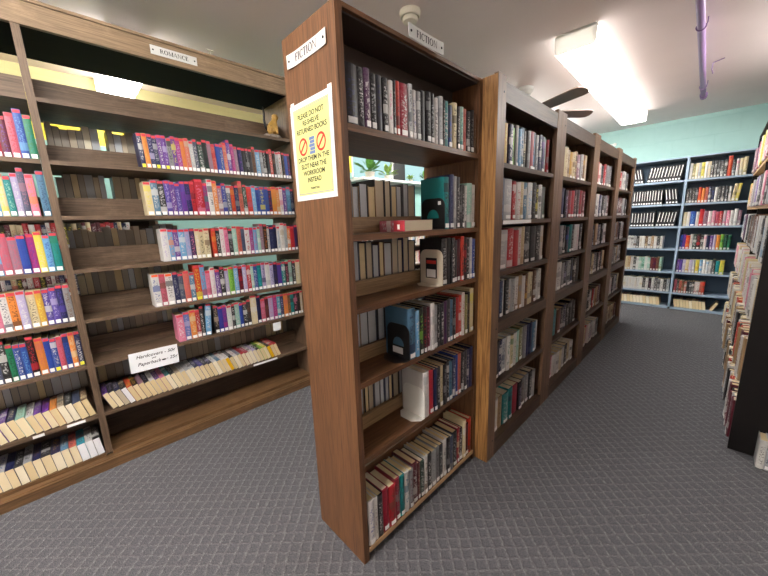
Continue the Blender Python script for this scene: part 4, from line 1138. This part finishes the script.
pp = empty('pipe', (-0.24, 2.8, CEIL), 'lilac painted pipe running along the ceiling to the teal wall', 'pipe')
mb = MB(); mb.tube([(-0.175, 0.9, 2.405), (-0.262, 4.86, 2.405)], 0.021, 16); part('run', mb, lilac_paint, pp, smooth=True)
mb = MB(); mb.tube([(-0.2607, 4.80, 2.405), (-0.262, 4.86, 2.405), (-0.263, 4.9, 2.407), (-0.263, 4.93, 2.42), (-0.263, 4.94, 2.449)], [.028, .028, .028, .028, .028], 16); part('elbow', mb, lilac_paint, pp, smooth=True)
for y in (1.6, 3.1, 4.5):
    x = -0.175 - (y - .9) * .022
    mb = MB(); mb.tube([(x + .024 * cos(t), y, 2.405 + .024 * sin(t)) for t in [radians(-200 + 20 * q) for q in range(12)]] , 0.004, 6)
    mb.tube([(x + .023, y, 2.405), (x + .028, y, 2.42), (x + .028, y, 2.449)], 0.003, 6); part('hanger_clip', mb, lilac_paint, pp)
hk = empty('wire_hook', (-0.2, 4.0, CEIL), 'thin wire hook hanging from the ceiling beside the lilac pipe', 'hook')
mb = MB(); mb.tube([(0.08, -.02, -.002), (0.015, 0, -.01), (0.012, .0, -.06), (0.02, .05, -.075), (0.014, .1, -.06)], 0.004, 6); mb.build('wire', lilac_paint, hk)

bt = empty('wall_bracket', (-1.2, YN, 2.262), 'small metal bracket high on the teal block wall', 'bracket')
mb = MB(); mb.lathe([(0, 0), (.022, 0), (.022, .008), (.012, .014), (.012, .05), (0, .05)], 14, Matrix.Rotation(pi / 2, 4, 'X')); mb.build('flange', white_metal, bt)
mb = MB(); mb.tube([(0, -.04, 0), (-.06, -.05, .0), (-.16, -.05, -.012)], 0.007, 8); mb.build('arm', white_metal, bt)

sp = empty('metal_hook', (-2.245, 0.815, 2.25), 'small upright metal hook standing on the romance bookcase top', 'hook')
mb = MB(); mb.tube([(0, 0, 0.0005), (0, 0, .04), (0, .004, .044)], .004, 8); mb.build('stem', beige_metal, sp)
mb = MB(); mb.tube([(0, -.014, .043), (0, .02, .043)], .004, 8); mb.build('crossbar', beige_metal, sp)
cl = empty('wooden_peg', (-2.235, 0.17, 2.2505), 'small brown peg lying on the romance bookcase top near the divider', 'peg')
mb = MB(); mb.tube([(0, -.022, .008), (.002, 0, .009), (0, .02, .007)], [.006, .008, .006], 10); mb.build('shaft', fan_wood, cl, smooth=True)
mb = MB(); mb.tube([(0, .02, .008), (0, .03, .008)], .0085, 10); mb.build('cap', black_paint, cl)

# ------------------------------------------------------------------ books standing on the carpet by the black end panel
for q, (c, a, t, h) in enumerate((('white', 'charcoal', .026, .15), ('silver', 'navy', .02, .15), ('navy', 'white', .02, .148), ('cream', 'tan', .035, .14), ('white', 'grey', .03, .15))):
    xx = 0.262 + [0, .0268, .0476, .0684, .1042][q]
    b = Book(); b.kind = 'hardcover_book'; b.c = c; b.acc = a; b.hard = True; b.t = t; b.h = h; b.d = 0.06; b.mode = 'up'; b.sticker = False; b.label = True; b.fl = ''; b.page = PAGES[0]
    b.d = 0.1
    b.M = M_up(xx, 2.28, 0.0005, '-y'); b.lab = f'{c} and {a}'; b.ord = ordinal(q + 1); b.end = 'from left'; b.where = 'on the carpet before the black panel'; b.group = 'books standing on the carpet'
    build_book(b)

# ------------------------------------------------------------------ plants on the window sill
for q, (y, s_, mat) in enumerate(((3.15, 1.2, leaf_green), (3.5, .9, leaf_pale), (4.0, .5, leaf_pale), (4.35, .8, leaf_green))):
    nm = ('leafy green plant at the near end of the high window sill', 'small pale plant beside the leafy one on the sill', 'tiny pale plant in the middle of the sill', 'green plant at the far end of the sill')[q]
    p = empty('potted_plant', (XW + 0.2, y, WZ0), nm, 'plant', 'plants on the high window sill')
    MB().lathe([(0, .0005), (.035 * s_ + .01, .0005), (.05 * s_ + .01, .07 * s_), (.042 * s_ + .008, .07 * s_), (0, .06 * s_)], 16).build('pot', terracotta, p)
    mb = MB()
    for k in range(26):
        a = R.uniform(0, 2 * pi); el = R.uniform(.1, 1.3); L = R.uniform(.08, .16) * s_
        Ml = Matrix.Translation((0, 0, .06 * s_)) @ Matrix.Rotation(a, 4, 'Z') @ Matrix.Rotation(-el, 4, 'Y') @ Matrix.Translation((L * .4, 0, 0))
        lf = [(0, 0, 0), (L * .3, -L * .25, .006), (L * .7, -L * .2, 0), (L, 0, -L * .12), (L * .7, L * .2, 0), (L * .3, L * .25, .006)]
        mb.poly([Ml @ Vector(v) for v in lf])
    mb.build('foliage', mat, p)
